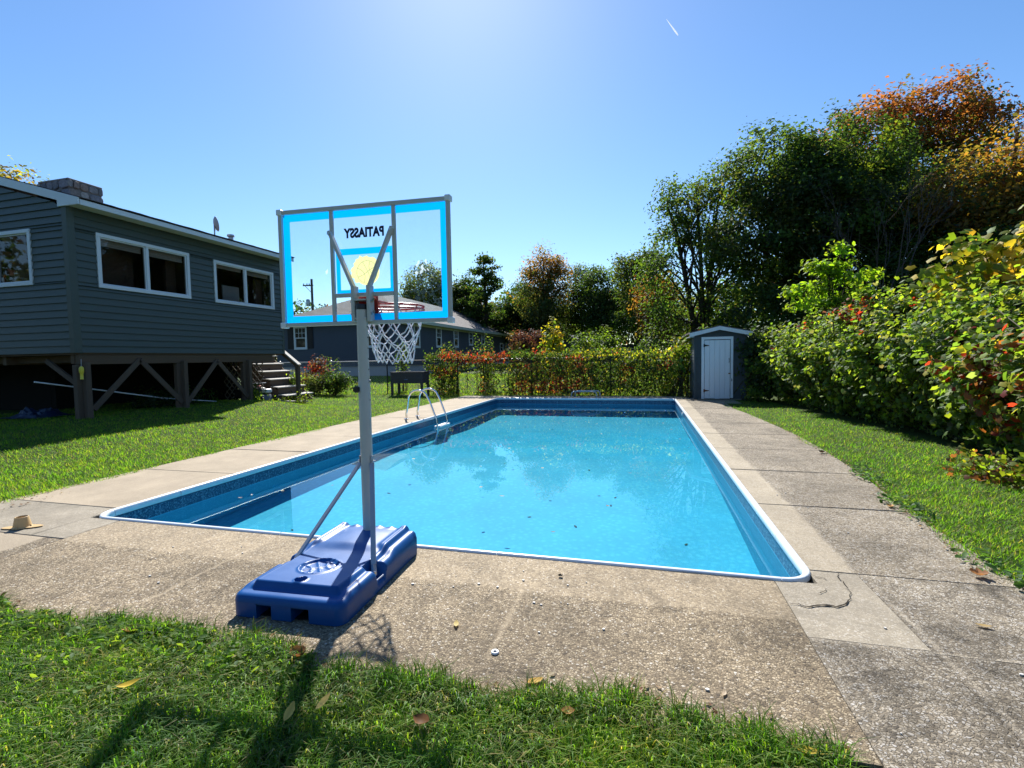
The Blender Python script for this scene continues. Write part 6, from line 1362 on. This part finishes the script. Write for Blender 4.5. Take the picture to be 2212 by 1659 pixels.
# ------------------------------------------------------------------ fallen leaves, each its own thing
def fallen(label, x, y, z_, size, col, rot, curl=.2, shape="long", group=None, tilt=(0, 0), name="fallen_leaf", mat="dry_leaf"):
    n_ = 9; size = size * .7; L = size; vs_ = []
    for i in range(n_):
        t = i / (n_ - 1); w = {"long": .20, "round": .40, "maple": .45}[shape] * math.sin(math.pi * min(1, t * .97 + .02)) ** .8 * (1 + (.35 * math.sin(t * 17) if shape == "maple" else .06 * math.sin(t * 23)))
        for s in (-1, -.5, 0, .5, 1): vs_.append((s * w * L, (t - .5) * L, L * (curl * (s * s) * w * 1.2 + curl * .5 * (2 * t - 1) ** 2) + (.001 if s == 0 else .003) * L * (-1) ** i))
    fs = [(i * 5 + j, i * 5 + j + 1, (i + 1) * 5 + j + 1, (i + 1) * 5 + j) for i in range(n_ - 1) for j in range(4)]
    st = len(vs_); vs_ += [(-.012 * L, -.5 * L, .004), (.012 * L, -.5 * L, .004), (.03 * L, -.72 * L, .01), (.01 * L, -.72 * L, .01)]; fs.append((st, st + 1, st + 2, st + 3))
    v = np.array(vs_); c = np.tile(np.array(col), (len(v), 1)) * (.85 + .3 * np.abs(v[:, :1]) / (.2 * L)); o = link(name, np_mesh(name, v, np.array(fs), M[mat], np.clip(c, 0, 1), smooth=True), None, (x, y, z_)); o.rotation_euler = (tilt[0], tilt[1], rot); return tag(o, label, "leaf", group)
YL, TN, GD, BN = (.70, .50, .06), (.85, .55, .13), (.66, .40, .09), (.16, .075, .03)
fallen("pale yellow fallen leaf lying on the concrete in front of the blue base", 3.68, -.88, .006, .085, (.70, .56, .24), R(20), .25)
fallen("golden narrow fallen leaf on the concrete near the front grass", 4.14, -1.2, .006, .115, GD, R(-58), .18)
fallen("yellow curled leaf on the front grass", 2.62, -1.65, .05, .12, YL, R(-55), .3, tilt=(.2, .1))
fallen("tan leaf with dark specks on the front grass, the lower of a pair", 3.34, -1.63, .05, .11, TN, R(15), .2, tilt=(.25, .1)); fallen("tan upright leaf on the front grass, the upper of a pair", 3.43, -1.56, .055, .10, (.85, .60, .18), R(-12), .2, tilt=(.3, 0))
fallen("curled dark brown leaf where the concrete meets the front grass", 3.11, -1.30, .02, .12, (.30, .14, .06), R(70), .7, "round"); fallen("dark brown broad leaf on the front grass", 3.82, -1.56, .05, .09, BN, R(80), .4, "round")
fallen("small black withered leaf on the concrete near the pool edge", 4.09, -.25, .006, .045, (.02, .015, .01), R(40), .4, "maple"); fallen("yellow leaf in the grass at the concrete corner", 5.06, -1.36, .03, .12, (.70, .50, .06), R(80), .3)
fallen("small tan leaf on the front concrete right of the golden leaf", 4.62, -1.12, .006, .04, (.5, .36, .22), R(60), .3); fallen("pale sliver of leaf on the front concrete", 4.86, -1.10, .006, .05, (.62, .5, .36), R(-25), .2)
fallen("crisp brown leaf on the right concrete by the lawn edge", 6.42, .28, .012, .12, (.34, .17, .08), R(75), .5, "maple"); fallen("orange leaf on the lawn edge beside the hedge strip", 6.55, 1.62, .012, .08, (.5, .30, .14), R(30), .4, "maple")
fallen("dark dried leaf on the right concrete near the lawn bend", 6.80, 4.0, .01, .12, (.05, .035, .025), R(10), .5, "maple"); fallen("long tan leaf on the dark right concrete", 6.1, -.33, .008, .09, (.5, .36, .16), R(80), .2)
fallen("brown leaf tangled in the grass at the left concrete edge", 2.2, -1.33, .03, .09, (.40, .2, .08), R(50), .5, "maple"); fallen("pinkish dry leaf on the concrete at the front grass edge", 2.52, -1.24, .01, .055, (.5, .3, .2), R(-40), .4)
fallen("tan leaf propped in grass below the blue base", 2.86, -1.36, .035, .085, (.66, .52, .32), R(-30), .3, tilt=(.5, 0))
fallen("orange brown leaf in the front grass near the golden leaf", 4.30, -1.37, .03, .07, (.45, .24, .08), R(100), .4, "round")
rs = random.Random(44); WL = [(.35, 1.38), (.31, 1.26), (.57, 1.6), (4.23, 1.77), (2.77, 2.19), (3.11, 1.89), (2.46, 4.56), (1.43, 1.44), (3.83, .95), (1.0, 1.92), (3.81, 6.29), (5.12, 7.03), (5.2, 5.92), (3.6, 7.7)]
WL += [(rs.uniform(.3, 5.2), rs.uniform(7.5, 11.8)) for _ in range(26)] + [(rs.uniform(.3, 5.2), rs.uniform(3, 7.5)) for _ in range(9)]
for i, (x, y) in enumerate(WL):
    c = rs.choice([(.55, .42, .28), (.36, .20, .10), (.62, .52, .36), (.30, .15, .08), (.66, .58, .44)])
    fallen("small dry leaf floating on the pool water", x, y, -.1745, rs.uniform(.055, .085), c, rs.uniform(0, 6.28), .14, rs.choice(["long", "round", "long"]), "leaves floating on the pool", name="floating_leaf")
for i in range(14):
    x, y = rs.uniform(.9, 5.2), rs.uniform(.4, 4.5)
    fallen("dark sunken leaf lying on the pool floor", x, y, floor_z(y) + .012, rs.uniform(.06, .09), (.16, .13, .07), rs.uniform(0, 6.28), .1, "long", "leaves sunken in the pool", name="sunken_leaf").cycles.is_caustics_receiver = True
tag(MB().lathe([(.008, 0), (.017, 0), (.018, .004), (.015, .009), (.009, .008)], (3.93, -1.05, .001), 16, cap=False).build("washer", M["step_white"], smooth=True), "small white ring washer lying on the front concrete", "washer")
# loose white chips on the near concrete
def chips():
    rng = np.random.default_rng(95); n = 50; x = np.concatenate([rng.uniform(.6, 5.2, 22), rng.uniform(5.3, 6.6, 18), rng.uniform(3.1, 4.2, 10)]); y = np.concatenate([rng.uniform(-1.2, -.05, 22), rng.uniform(-2, 2, 18), rng.uniform(-.75, -.2, 10)]); b = MB()
    ok = ~((x > 2.45) & (x < 3.2) & (y > -1.1) & (y < -.05)) & ~((x > -.1) & (x < 5.6) & (y > -.06))
    for xx, yy in zip(x[ok], y[ok]):
        r_ = rng.uniform(.003, .009) * (.5 + .5 * rng.random()); k = 6; a0 = rng.random() * 6; poly = [(xx + r_ * (1 + .4 * rng.random()) * math.cos(a0 + 6.283 * i / k), yy + r_ * .7 * (1 + .4 * rng.random()) * math.sin(a0 + 6.283 * i / k)) for i in range(k)]
        b.prism(poly, lambda u, v, t: (u, v, t), .001, .0045 + r_ * .4)
    tag(b.build("stone_chips", M["pebble_white"]), "loose white stone chips scattered on the concrete", "stone chips", kind="stuff")
chips()
